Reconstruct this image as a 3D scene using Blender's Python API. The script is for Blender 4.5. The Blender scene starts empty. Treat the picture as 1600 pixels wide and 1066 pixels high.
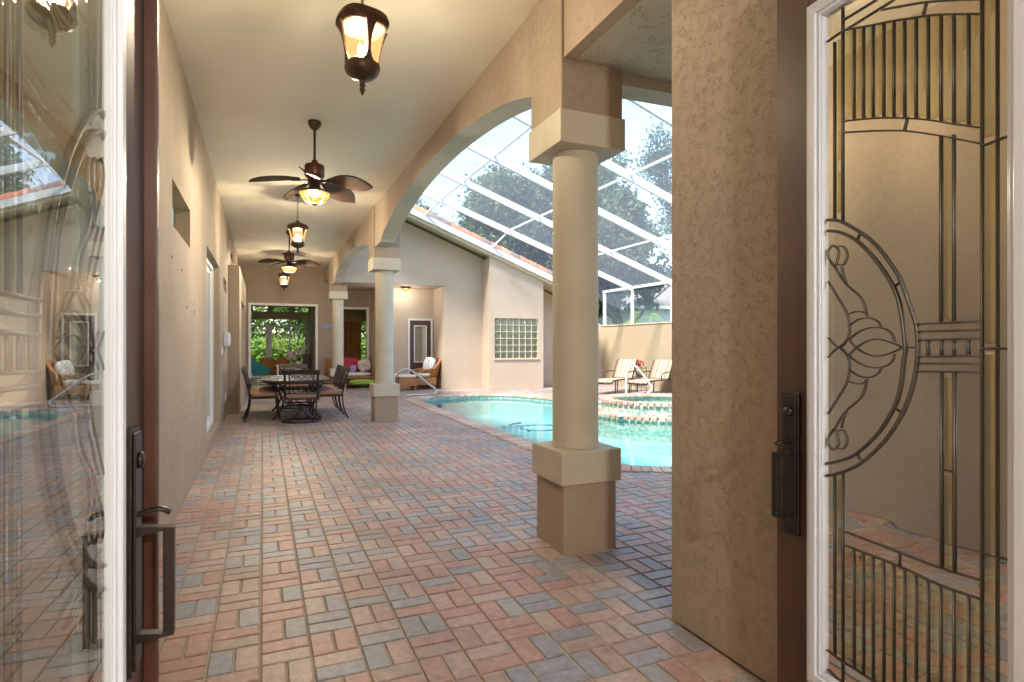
import bpy, bmesh, math, random
import numpy as np
from mathutils import Vector, Matrix
random.seed(7); rng = np.random.default_rng(7)
R = math.radians; PI = math.pi
SC = bpy.context.scene; COL = SC.collection

# ---------------------------------------------------------------- camera
cam = bpy.data.objects.new('camera', bpy.data.cameras.new('camera')); COL.objects.link(cam)
cam.location = (0, 0, 1.38); cam.rotation_euler = (R(90), 0, R(-23.05))
cam.data.sensor_width = 36; cam.data.lens = 20.565
cam.data.shift_y = 5.0/1600; cam.data.clip_start = .02; cam.data.clip_end = 600
SC.camera = cam
# ---------------------------------------------------------------- sky
W = bpy.data.worlds.new('World'); SC.world = W; W.use_nodes = True
nt = W.node_tree; nt.nodes.clear()
def wn(t, **k):
    n = nt.nodes.new(t)
    for a, b in k.items(): setattr(n, a, b)
    return n
SUN_EL, SUN_AZ = R(58), R(238)          # azimuth clockwise from +Y
sky = wn('ShaderNodeTexSky', sky_type='NISHITA', sun_disc=False)
sky.sun_elevation = SUN_EL; sky.sun_rotation = SUN_AZ; sky.air_density = 1.0; sky.dust_density = .6
tc = wn('ShaderNodeTexCoord'); mp = wn('ShaderNodeMapping'); mp.inputs['Scale'].default_value = (1.6, 1.6, 3.2)
nz = wn('ShaderNodeTexNoise'); nz.inputs['Scale'].default_value = 1.5; nz.inputs['Detail'].default_value = 7; nz.inputs['Roughness'].default_value = .55
rp = wn('ShaderNodeValToRGB'); rp.color_ramp.elements[0].position = .43; rp.color_ramp.elements[1].position = .66
mx = wn('ShaderNodeMix', data_type='RGBA')
bg = wn('ShaderNodeBackground'); bg.inputs['Strength'].default_value = .066
out = wn('ShaderNodeOutputWorld')
L = nt.links.new
L(tc.outputs['Generated'], mp.inputs['Vector']); L(mp.outputs[0], nz.inputs['Vector']); L(nz.outputs['Fac'], rp.inputs[0])
L(rp.outputs[0], mx.inputs[0]); L(sky.outputs[0], mx.inputs[6]); mx.inputs[7].default_value = (1.35, 1.6, 2.1, 1)
L(mx.outputs[2], bg.inputs[0]); L(bg.outputs[0], out.inputs[0])
# ---------------------------------------------------------------- sun
sun = bpy.data.objects.new('sun', bpy.data.lights.new('sun', 'SUN')); COL.objects.link(sun)
sun.data.energy = 1.25; sun.data.angle = R(10); sun.data.color = (1, .94, .85)
sd = Vector((math.sin(SUN_AZ)*math.cos(SUN_EL), math.cos(SUN_AZ)*math.cos(SUN_EL), math.sin(SUN_EL)))
sun.rotation_euler = sd.to_track_quat('Z', 'Y').to_euler()
vs = SC.view_settings; SC.display_settings.display_device = 'sRGB'
vs.view_transform = 'Standard'; vs.look = 'None'; vs.gamma = 1; vs.use_curve_mapping = False
vs.exposure = 3.12
SC.cycles.max_bounces = 10; SC.cycles.diffuse_bounces = 7; SC.cycles.transparent_max_bounces = 24
SC.cycles.glossy_bounces = 5; SC.cycles.caustics_reflective = False; SC.cycles.caustics_refractive = False
SC.cycles.sample_clamp_indirect = 8; SC.cycles.use_denoising = True

# ================================================================ materials
MATS = {}
def base_mat(name):
    m = bpy.data.materials.new(name); m.use_nodes = True
    MATS[name] = m
    n = m.node_tree.nodes; b = n['Principled BSDF']
    return m, m.node_tree, b
def mat(name, col, rough=.6, metal=0, noise=0, nscale=8, bump=0, bscale=60, bdist=.004, coat=0, emit=None, estr=0, spec=None, obj=0, hue=None):
    m, t, b = base_mat(name); N = t.nodes.new; K = t.links.new
    b.inputs['Base Color'].default_value = (*col, 1); b.inputs['Roughness'].default_value = rough
    b.inputs['Metallic'].default_value = metal
    if spec is not None: b.inputs['Specular IOR Level'].default_value = spec
    if coat: b.inputs['Coat Weight'].default_value = coat; b.inputs['Coat Roughness'].default_value = .15
    g = N('ShaderNodeNewGeometry')
    if noise:
        z = N('ShaderNodeTexNoise'); z.inputs['Scale'].default_value = nscale; z.inputs['Detail'].default_value = 6
        K(g.outputs['Position'], z.inputs['Vector'])
        r = N('ShaderNodeMapRange'); r.inputs[1].default_value = .25; r.inputs[2].default_value = .75
        r.inputs[3].default_value = 1-noise; r.inputs[4].default_value = 1+noise
        K(z.outputs['Fac'], r.inputs[0])
        x = N('ShaderNodeMix'); x.data_type = 'RGBA'; x.blend_type = 'MULTIPLY'; x.inputs[0].default_value = 1
        x.inputs[6].default_value = (*col, 1); K(r.outputs[0], x.inputs[7]); K(x.outputs[2], b.inputs['Base Color'])
        r2 = N('ShaderNodeMapRange'); r2.inputs[3].default_value = max(0, rough-.1); r2.inputs[4].default_value = min(1, rough+.12)
        K(z.outputs['Fac'], r2.inputs[0]); K(r2.outputs[0], b.inputs['Roughness'])
    if bump:
        z = N('ShaderNodeTexNoise'); z.inputs['Scale'].default_value = bscale; z.inputs['Detail'].default_value = 5
        K(g.outputs['Position'], z.inputs['Vector'])
        u = N('ShaderNodeBump'); u.inputs['Strength'].default_value = bump; u.inputs['Distance'].default_value = bdist
        K(z.outputs['Fac'], u.inputs['Height']); K(u.outputs[0], b.inputs['Normal'])
    if emit: b.inputs['Emission Color'].default_value = (*emit, 1); b.inputs['Emission Strength'].default_value = estr
    return m
def stucco(name, col, s=1.0, strength=.8, crack=.25):
    """skip trowel stucco: smooth patches with thin torn ridges"""
    m, t, b = base_mat(name); N = t.nodes.new; K = t.links.new
    g = N('ShaderNodeNewGeometry'); b.inputs['Roughness'].default_value = .85
    b.inputs['Specular IOR Level'].default_value = .25
    w = N('ShaderNodeTexNoise'); w.inputs['Scale'].default_value = 7*s; w.inputs['Detail'].default_value = 3
    K(g.outputs['Position'], w.inputs['Vector'])
    va = N('ShaderNodeVectorMath'); va.operation = 'SCALE'; va.inputs[3].default_value = .35; K(w.outputs['Color'], va.inputs[0])
    vb = N('ShaderNodeVectorMath'); vb.operation = 'ADD'; K(g.outputs['Position'], vb.inputs[0]); K(va.outputs[0], vb.inputs[1])
    z = N('ShaderNodeTexNoise'); z.inputs['Scale'].default_value = 12*s; z.inputs['Detail'].default_value = 2.5; z.inputs['Roughness'].default_value = .6
    K(vb.outputs[0], z.inputs['Vector'])
    # thin lines where the noise crosses 0.5
    r = N('ShaderNodeValToRGB'); e = r.color_ramp.elements; e[0].position = .470; e[0].color = (1,1,1,1); e[1].position = .50; e[1].color = (0,0,0,1)
    q = e.new(.515); q.color = (.85,.85,.85,1); q = e.new(.56); q.color = (1,1,1,1)
    K(z.outputs['Fac'], r.inputs[0])
    # a mask so that the ridges come in patches
    k = N('ShaderNodeTexNoise'); k.inputs['Scale'].default_value = 9*s; k.inputs['Detail'].default_value = 3; K(g.outputs['Position'], k.inputs['Vector'])
    kr = N('ShaderNodeMapRange'); kr.inputs[1].default_value = .45; kr.inputs[2].default_value = .62; K(k.outputs['Fac'], kr.inputs[0])
    mm = N('ShaderNodeMix'); mm.data_type = 'RGBA'; mm.inputs[6].default_value = (1,1,1,1); K(kr.outputs[0], mm.inputs[0]); K(r.outputs[0], mm.inputs[7])
    f = N('ShaderNodeTexNoise'); f.inputs['Scale'].default_value = 130; f.inputs['Detail'].default_value = 3; K(g.outputs['Position'], f.inputs['Vector'])
    ad = N('ShaderNodeMath'); ad.operation = 'MULTIPLY_ADD'; ad.inputs[1].default_value = .75; K(f.outputs['Fac'], ad.inputs[0]); K(mm.outputs[2], ad.inputs[2])
    u = N('ShaderNodeBump'); u.inputs['Strength'].default_value = strength; u.inputs['Distance'].default_value = .006
    K(ad.outputs[0], u.inputs['Height']); K(u.outputs[0], b.inputs['Normal'])
    # colour: slight large mottling, darker in the creases
    l = N('ShaderNodeTexNoise'); l.inputs['Scale'].default_value = 1.7; l.inputs['Detail'].default_value = 5; K(g.outputs['Position'], l.inputs['Vector'])
    lr = N('ShaderNodeMapRange'); lr.inputs[1].default_value = .3; lr.inputs[2].default_value = .7; lr.inputs[3].default_value = .93; lr.inputs[4].default_value = 1.06
    K(l.outputs['Fac'], lr.inputs[0])
    cr = N('ShaderNodeMapRange'); cr.inputs[3].default_value = 1-crack; cr.inputs[4].default_value = 1; K(mm.outputs[2], cr.inputs[0])
    mu = N('ShaderNodeMath'); mu.operation = 'MULTIPLY'; K(lr.outputs[0], mu.inputs[0]); K(cr.outputs[0], mu.inputs[1])
    x = N('ShaderNodeMix'); x.data_type = 'RGBA'; x.blend_type = 'MULTIPLY'; x.inputs[0].default_value = 1
    x.inputs[6].default_value = (*col, 1); K(mu.outputs[0], x.inputs[7]); K(x.outputs[2], b.inputs['Base Color'])
    return m
def glass(name, tint=(.9,.95,.92), ior=1.5, boost=0, rough=.0, bump=0, bscale=20, ripple=0):
    """thin architectural glass: transparent plus mirror by Fresnel"""
    m, t, b = base_mat(name); N = t.nodes.new; K = t.links.new; t.nodes.remove(b)
    o = t.nodes['Material Output']
    tr = N('ShaderNodeBsdfTransparent'); tr.inputs[0].default_value = (*tint, 1)
    gl = N('ShaderNodeBsdfAnisotropic'); gl.inputs['Roughness'].default_value = rough; gl.inputs[0].default_value = (.98,.96,.90,1)
    fr = N('ShaderNodeFresnel'); fr.inputs[0].default_value = ior
    ad = N('ShaderNodeMath'); ad.operation = 'ADD'; ad.use_clamp = True; ad.inputs[1].default_value = boost; K(fr.outputs[0], ad.inputs[0])
    mi = N('ShaderNodeMixShader');     gg = N('ShaderNodeNewGeometry'); iv = N('ShaderNodeMath'); iv.operation = 'SUBTRACT'; iv.inputs[0].default_value = 1; K(gg.outputs['Backfacing'], iv.inputs[1])
    mf = N('ShaderNodeMath'); mf.operation = 'MULTIPLY'; K(ad.outputs[0], mf.inputs[0]); K(iv.outputs[0], mf.inputs[1])
    K(mf.outputs[0], mi.inputs[0]); K(tr.outputs[0], mi.inputs[1]); K(gl.outputs[0], mi.inputs[2]); K(mi.outputs[0], o.inputs[0])
    if bump:
        g = N('ShaderNodeNewGeometry'); z = N('ShaderNodeTexNoise'); z.inputs['Scale'].default_value = bscale; z.inputs['Detail'].default_value = 2
        K(g.outputs['Position'], z.inputs['Vector']); h = z.outputs['Fac']
        if ripple:
            wv = N('ShaderNodeTexWave'); wv.inputs['Scale'].default_value = ripple; wv.inputs['Distortion'].default_value = 9; wv.inputs['Detail'].default_value = 1.5; wv.inputs['Detail Scale'].default_value = .8
            wv.bands_direction = 'Z'
            K(g.outputs['Position'], wv.inputs['Vector'])
            a2 = N('ShaderNodeMath'); a2.operation = 'ADD'; K(wv.outputs['Fac'], a2.inputs[0]); K(h, a2.inputs[1]); h = a2.outputs[0]
        u = N('ShaderNodeBump'); u.inputs['Strength'].default_value = bump; u.inputs['Distance'].default_value = .001
        K(h, u.inputs['Height']); K(u.outputs[0], gl.inputs['Normal'])
    return m

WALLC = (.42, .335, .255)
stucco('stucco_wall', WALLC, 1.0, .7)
stucco('stucco_pillar', (.45, .37, .29), 2.3, .8, .04)
stucco('stucco_soffit', (.52, .49, .40), .9, 1.0, .15)
stucco('stucco_fine', WALLC, 2.2, .55, .05)
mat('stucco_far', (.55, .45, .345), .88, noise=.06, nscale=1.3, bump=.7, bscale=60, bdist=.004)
mat('stucco_garden', (.47, .38, .25), .88, noise=.06, nscale=1.1, bump=.4, bscale=50, bdist=.004)
mat('column_cream', (.56, .52, .41), .7, noise=.07, nscale=4, bump=.5, bscale=55, bdist=.003)
mat('ceiling_paint', (.69, .64, .52), .8, noise=.05, nscale=1.5, bump=.4, bscale=60, bdist=.003)
mat('trim_cream', (.62, .55, .38), .6, noise=.05, nscale=4)
mat('white_metal', (.80, .82, .84), .4, noise=.03, nscale=3)
mat('white_paint', (.80, .80, .80), .45, noise=.03, nscale=6)
mat('white_lip', (.74, .80, .92), .35, coat=.3, noise=.02)
mat('black_metal', (.025, .024, .026), .45, metal=.4)
mat('bronze', (.085, .048, .030), .42, metal=.55, noise=.25, nscale=30, bump=.2, bscale=60)
mat('fan_motor', (.10, .032, .020), .35, metal=.3, noise=.15, nscale=20)
mat('iron_handle', (.055, .045, .045), .38, metal=.75, noise=.3, nscale=40, bump=.3, bscale=120, bdist=.002)
mat('door_wood', (.085, .042, .027), .45, noise=.22, nscale=5, coat=.08)
mat('door_edge', (.075, .027, .018), .42, noise=.2, nscale=9, coat=.05)
mat('steel', (.62, .62, .60), .22, metal=1)
mat('rail_white', (.78, .76, .72), .3, coat=.4)
mat('cast_aluminium', (.060, .043, .040), .42, metal=.6, noise=.3, nscale=40)
mat('table_slate', (.11, .105, .11), .4, metal=.3, noise=.3, nscale=18)
mat('cushion_tan', (.36, .215, .15), .9, noise=.08, nscale=10, bump=.3, bscale=200)
mat('cushion_stripe', (.42, .45, .52), .9, noise=.08)
mat('cushion_cream', (.70, .64, .55), .9, noise=.06, nscale=12)
mat('cushion_red', (.55, .045, .06), .85, noise=.1, nscale=8)
mat('cushion_orange', (.44, .17, .045), .85, noise=.12, nscale=7)
mat('sofa_brown', (.27, .12, .05), .85, noise=.12, nscale=7)
mat('lime_fabric', (.30, .42, .05), .85, noise=.1)
mat('lilac_fabric', (.45, .30, .50), .85, noise=.1)
mat('teal_fabric', (.02, .20, .20), .7, noise=.15)
mat('orchid_white', (.80, .78, .76), .6, noise=.05)
mat('petal_red', (.60, .12, .07), .6, noise=.2)
mat('bark', (.10, .075, .055), .9, noise=.3, nscale=4, bump=.8, bscale=12, bdist=.03)
def leaf_mat(name, col):
    m, t, b = base_mat(name); N = t.nodes.new; K = t.links.new; o = t.nodes['Material Output']
    b.inputs['Roughness'].default_value = .55; b.inputs['Base Color'].default_value = (*col, 1)
    tl = N('ShaderNodeBsdfTranslucent'); tl.inputs[0].default_value = (col[0]*1.3, col[1]*1.4, col[2]*.8, 1)
    mi = N('ShaderNodeMixShader'); mi.inputs[0].default_value = .42; K(b.outputs[0], mi.inputs[1]); K(tl.outputs[0], mi.inputs[2]); K(mi.outputs[0], o.inputs[0])
for n_, c_ in (('leaf_dark', (.055, .085, .040)), ('leaf_mid', (.078, .125, .046)), ('leaf_light', (.125, .18, .06)), ('leaf_bright', (.27, .42, .09))): leaf_mat(n_, c_)
mat('lawn', (.06, .10, .03), .9, noise=.4, nscale=2, bump=.5, bscale=30)
mat('sand_joint', (.50, .43, .35), .95, noise=.15, nscale=25, bump=.5, bscale=200)
mat('mortar_pale', (.66, .62, .52), .8)
mat('roof_grey', (.27, .26, .26), .8, noise=.2, nscale=3)
mat('house_white', (.72, .74, .76), .8, noise=.04)
mat('clay_a', (.50, .17, .085), .8, noise=.2, nscale=6)
mat('clay_b', (.46, .22, .12), .8, noise=.2, nscale=6)
mat('clay_c', (.17, .125, .11), .8, noise=.2, nscale=6)
mat('room_shade_dark', (.05, .05, .05), .9)  # near-black colour standing for the shade inside an unlit room
mat('interior_wall', (.60, .46, .26), .9, noise=.05)
mat('interior_ceiling', (.62, .58, .50), .9)
mat('interior_floor', (.40, .33, .25), .4, noise=.15, nscale=3)
mat('curtain_orange', (.62, .29, .08), .85, noise=.15, nscale=6)
mat('curtain_green', (.40, .44, .33), .85, noise=.1)
mat('plastic_grey', (.62, .64, .70), .5)
mat('blue_mosaic', (.10, .20, .48), .4)
mat('plaque_blue', (.35, .38, .62), .6, noise=.5, nscale=60)
mat('leading', (.10, .09, .08), .45, metal=.5)
mat('brass', (.5, .35, .12), .3, metal=1)
mat('wax_green', (.12, .40, .03), .5)
PAV = [('paver_red', (.385, .235, .195)), ('paver_rose', (.40, .285, .25)), ('paver_tan', (.395, .31, .26)),
       ('paver_slate', (.262, .264, .282)), ('paver_grey', (.305, .295, .30)), ('paver_brown', (.34, .25, .205))]
def paver_mat(name, col):
    m = mat(name, col, .40, noise=.24, nscale=22, bump=.6, bscale=170, bdist=.003, coat=.0)
    t = m.node_tree; N = t.nodes.new; K = t.links.new; b = t.nodes['Principled BSDF']
    src = b.inputs['Base Color'].links[0].from_socket
    g = N('ShaderNodeNewGeometry'); z = N('ShaderNodeTexNoise'); z.inputs['Scale'].default_value = 1.1; z.inputs['Detail'].default_value = 6
    K(g.outputs['Position'], z.inputs['Vector'])
    r = N('ShaderNodeMapRange'); r.inputs[1].default_value = .35; r.inputs[2].default_value = .7; r.inputs[3].default_value = .80; r.inputs[4].default_value = 1.16; K(z.outputs['Fac'], r.inputs[0])
    sp = N('ShaderNodeTexNoise'); sp.inputs['Scale'].default_value = 330; sp.inputs['Detail'].default_value = 2; K(g.outputs['Position'], sp.inputs['Vector'])
    r3 = N('ShaderNodeMapRange'); r3.inputs[1].default_value = .35; r3.inputs[2].default_value = .65; r3.inputs[3].default_value = .72; r3.inputs[4].default_value = 1.28; K(sp.outputs['Fac'], r3.inputs[0])
    mu = N('ShaderNodeMath'); mu.operation = 'MULTIPLY'; K(r.outputs[0], mu.inputs[0]); K(r3.outputs[0], mu.inputs[1])
    x = N('ShaderNodeMix'); x.data_type = 'RGBA'; x.blend_type = 'MULTIPLY'; x.inputs[0].default_value = 1
    K(src, x.inputs[6]); K(mu.outputs[0], x.inputs[7]); K(x.outputs[2], b.inputs['Base Color'])
    return m
for n_, c_ in PAV: paver_mat(n_, tuple(min(.5, q*1.16) for q in c_))
for n_, c_ in (('coping_rose', (.56, .36, .28)), ('coping_buff', (.60, .45, .35)), ('coping_cream', (.64, .55, .44))): paver_mat(n_, c_)
glass('window_glass', (.45, .55, .5), 1.9, .05)
glass('door_glass', (.86, .88, .80), 1.55, .70, 0, .05, 8, 5)
glass('clear_glass', (.93, .95, .93), 1.5, .02)
glass('inner_glass', (.85, .87, .80), 1.5, .14, .02, .5, 22, 9)
glass('bevel_glass', (.82, .81, .66), 1.6, .14, .02, .25, 12)
glass('left_glass', (.88, .92, .92), 1.45, .20, 0, .025, 3, 0)
glass('block_glass', (.75, .85, .75), 1.5, .12, .05, .8, 25)
glass('blockface_glass', (.80, .88, .80), 1.5, .1, .1, .9, 35)
# pool water: clear teal with a rippled mirror surface
def water_mat(name, tint, amp):
    m, t, b = base_mat(name); N = t.nodes.new; K = t.links.new; t.nodes.remove(b); o = t.nodes['Material Output']
    tr = N('ShaderNodeBsdfTransparent'); tr.inputs[0].default_value = (*tint, 1)
    gl = N('ShaderNodeBsdfAnisotropic'); gl.inputs['Roughness'].default_value = .02
    fr = N('ShaderNodeFresnel'); fr.inputs[0].default_value = 1.33
    g = N('ShaderNodeNewGeometry'); z = N('ShaderNodeTexNoise'); z.inputs['Scale'].default_value = 2.2; z.inputs['Detail'].default_value = 3
    K(g.outputs['Position'], z.inputs['Vector'])
    u = N('ShaderNodeBump'); u.inputs['Strength'].default_value = amp; u.inputs['Distance'].default_value = .02
    K(z.outputs['Fac'], u.inputs['Height']); K(u.outputs[0], gl.inputs['Normal']); K(u.outputs[0], fr.inputs['Normal'])
    mi = N('ShaderNodeMixShader'); K(fr.outputs[0], mi.inputs[0]); K(tr.outputs[0], mi.inputs[1]); K(gl.outputs[0], mi.inputs[2]); K(mi.outputs[0], o.inputs[0])
water_mat('pool_water', (.70, .95, .95), .09); water_mat('spa_water', (.75, .95, .93), .5)
# pool plaster and mosaic tile
def tile_mat(name, ca, cb, cc, scale):
    m, t, b = base_mat(name); N = t.nodes.new; K = t.links.new; b.inputs['Roughness'].default_value = .3
    g = N('ShaderNodeNewGeometry'); v = N('ShaderNodeTexVoronoi'); v.inputs['Scale'].default_value = scale; v.inputs['Randomness'].default_value = .35
    K(g.outputs['Position'], v.inputs['Vector'])
    sx = N('ShaderNodeSeparateColor'); K(v.outputs['Color'], sx.inputs[0])
    r = N('ShaderNodeValToRGB'); r.color_ramp.interpolation = 'CONSTANT'; e = r.color_ramp.elements
    e[0].color = (*ca, 1); e[1].position = .4; e[1].color = (*cb, 1); q = e.new(.72); q.color = (*cc, 1)
    K(sx.outputs[0], r.inputs[0]); K(r.outputs[0], b.inputs['Base Color'])
tile_mat('pool_tile', (.42, .58, .52), (.60, .68, .60), (.24, .44, .42), 26)
mat('pool_plaster', (.46, .78, .77), .7, noise=.10, nscale=1.6)
# screen mesh: mostly open, a little grey
def screen_mat():
    m, t, b = base_mat('insect_screen'); N = t.nodes.new; K = t.links.new; t.nodes.remove(b); o = t.nodes['Material Output']
    tr = N('ShaderNodeBsdfTransparent'); df = N('ShaderNodeBsdfDiffuse'); df.inputs[0].default_value = (.42, .47, .52, 1)
    tl = N('ShaderNodeBsdfTranslucent'); tl.inputs[0].default_value = (.55, .62, .70, 1)
    a = N('ShaderNodeMixShader'); a.inputs[0].default_value = .6; K(df.outputs[0], a.inputs[1]); K(tl.outputs[0], a.inputs[2])
    mi = N('ShaderNodeMixShader'); mi.inputs[0].default_value = .20; K(tr.outputs[0], mi.inputs[1]); K(a.outputs[0], mi.inputs[2]); K(mi.outputs[0], o.inputs[0])
screen_mat()
# glowing amber shades
def amber(name, core, rim, s):
    m, t, b = base_mat(name); N = t.nodes.new; K = t.links.new
    b.inputs['Base Color'].default_value = (*rim, 1); b.inputs['Roughness'].default_value = .3
    g = N('ShaderNodeNewGeometry'); z = N('ShaderNodeTexNoise'); z.inputs['Scale'].default_value = 14; z.inputs['Detail'].default_value = 4
    K(g.outputs['Position'], z.inputs['Vector'])
    x = N('ShaderNodeMix'); x.data_type = 'RGBA'; K(z.outputs['Fac'], x.inputs[0]); x.inputs[6].default_value = (*core, 1); x.inputs[7].default_value = (*rim, 1)
    K(x.outputs[2], b.inputs['Emission Color']); b.inputs['Emission Strength'].default_value = s
amber('amber_bowl', (1, .50, .08), (1, .36, .03), .32)
def amber_glass(name, ca, cb, e, op, tint):
    """amber shade glass: glows, and lets the bulbs inside show through"""
    m, t, b = base_mat(name); N = t.nodes.new; K = t.links.new; o = t.nodes['Material Output']; t.nodes.remove(b)
    g = N('ShaderNodeNewGeometry'); z = N('ShaderNodeTexNoise'); z.inputs['Scale'].default_value = 16; z.inputs['Detail'].default_value = 4; z.inputs['Distortion'].default_value = 2
    K(g.outputs['Position'], z.inputs['Vector'])
    x = N('ShaderNodeMix'); x.data_type = 'RGBA'; K(z.outputs['Fac'], x.inputs[0]); x.inputs[6].default_value = (*ca, 1); x.inputs[7].default_value = (*cb, 1)
    em = N('ShaderNodeEmission'); em.inputs[1].default_value = e; K(x.outputs[2], em.inputs[0])
    tr = N('ShaderNodeBsdfTransparent'); tr.inputs[0].default_value = (*tint, 1)
    mi = N('ShaderNodeMixShader'); mi.inputs[0].default_value = op; K(tr.outputs[0], mi.inputs[1]); K(em.outputs[0], mi.inputs[2]); K(mi.outputs[0], o.inputs[0])
amber_glass('amber_pane', (1,.34,.07), (1,.62,.28), .18, .80, (1,.86,.64))
amber_glass('bowl_glass', (1,.36,.02), (1,.50,.07), .20, .82, (1,.88,.68))
mat('bulb', (.01, .01, .01), .9, emit=(1, .72, .38), estr=5, spec=0)
# woven rattan
def rattan():
    m, t, b = base_mat('rattan'); N = t.nodes.new; K = t.links.new; b.inputs['Roughness'].default_value = .5
    g = N('ShaderNodeNewGeometry'); w = N('ShaderNodeTexWave'); w.inputs['Scale'].default_value = 22; w.bands_direction = 'Z'; w.inputs['Distortion'].default_value = .6
    w2 = N('ShaderNodeTexWave'); w2.inputs['Scale'].default_value = 22; w2.bands_direction = 'DIAGONAL'
    K(g.outputs['Position'], w.inputs['Vector']); K(g.outputs['Position'], w2.inputs['Vector'])
    mu = N('ShaderNodeMath'); mu.operation = 'MULTIPLY'; K(w.outputs['Fac'], mu.inputs[0]); K(w2.outputs['Fac'], mu.inputs[1])
    x = N('ShaderNodeMix'); x.data_type = 'RGBA'; K(mu.outputs[0], x.inputs[0]); x.inputs[6].default_value = (.38, .17, .055, 1); x.inputs[7].default_value = (.60, .32, .12, 1)
    K(x.outputs[2], b.inputs['Base Color']); u = N('ShaderNodeBump'); u.inputs['Distance'].default_value = .006; K(mu.outputs[0], u.inputs['Height']); K(u.outputs[0], b.inputs['Normal'])
rattan()
def blade_mat():
    m, t, b = base_mat('fan_blade'); N = t.nodes.new; K = t.links.new; b.inputs['Roughness'].default_value = .45
    g = N('ShaderNodeTexCoord'); z = N('ShaderNodeTexNoise'); z.inputs['Scale'].default_value = 9; z.inputs['Detail'].default_value = 3; K(g.outputs['Object'], z.inputs['Vector'])
    at = N('ShaderNodeAttribute'); at.attribute_name = 'rim'
    a2 = N('ShaderNodeMath'); a2.operation = 'MULTIPLY_ADD'; a2.inputs[1].default_value = .5; K(z.outputs['Fac'], a2.inputs[0]); K(at.outputs['Fac'], a2.inputs[2])
    r = N('ShaderNodeValToRGB'); e = r.color_ramp.elements; e[0].position = .3; e[0].color = (.065, .036, .022, 1); e[1].position = 1.05; e[1].color = (.045, .038, .042, 1); q = e.new(.8); q.color = (.09, .055, .035, 1)
    K(a2.outputs[0], r.inputs[0]); K(r.outputs[0], b.inputs['Base Color'])
blade_mat()
# striped sling
def stripes(name, a, bcol, s, axis=0):
    m, t, b = base_mat(name); N = t.nodes.new; K = t.links.new; b.inputs['Roughness'].default_value = .8
    g = N('ShaderNodeTexCoord'); sp = N('ShaderNodeSeparateXYZ'); K(g.outputs['Object'], sp.inputs[0])
    mu = N('ShaderNodeMath'); mu.operation = 'MULTIPLY'; mu.inputs[1].default_value = s; K(sp.outputs[axis], mu.inputs[0])
    fr = N('ShaderNodeMath'); fr.operation = 'FRACT'; K(mu.outputs[0], fr.inputs[0])
    r = N('ShaderNodeValToRGB'); r.color_ramp.interpolation = 'CONSTANT'; e = r.color_ramp.elements
    e[0].color = (*a, 1); e[1].position = .42; e[1].color = (*bcol, 1); q = e.new(.55); q.color = (*a, 1); q = e.new(.72); q.color = (*[min(1, c*1.25) for c in bcol], 1)
    K(fr.outputs[0], r.inputs[0]); K(r.outputs[0], b.inputs['Base Color'])
stripes('sling_stripe', (.56, .47, .36), (.27, .17, .11), 7, 1)
def floral(name, a, bcol):
    m, t, b = base_mat(name); N = t.nodes.new; K = t.links.new; b.inputs['Roughness'].default_value = .85
    g = N('ShaderNodeTexCoord'); z = N('ShaderNodeTexVoronoi'); z.inputs['Scale'].default_value = 14; K(g.outputs['Object'], z.inputs['Vector'])
    r = N('ShaderNodeValToRGB'); e = r.color_ramp.elements; e[0].position = .28; e[0].color = (*bcol, 1); e[1].position = .40; e[1].color = (*a, 1)
    K(z.outputs['Distance'], r.inputs[0]); K(r.outputs[0], b.inputs['Base Color'])
floral('floral_pink', (.72, .66, .60), (.58, .10, .16)); floral('floral_blue', (.70, .70, .68), (.25, .36, .52))

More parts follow.
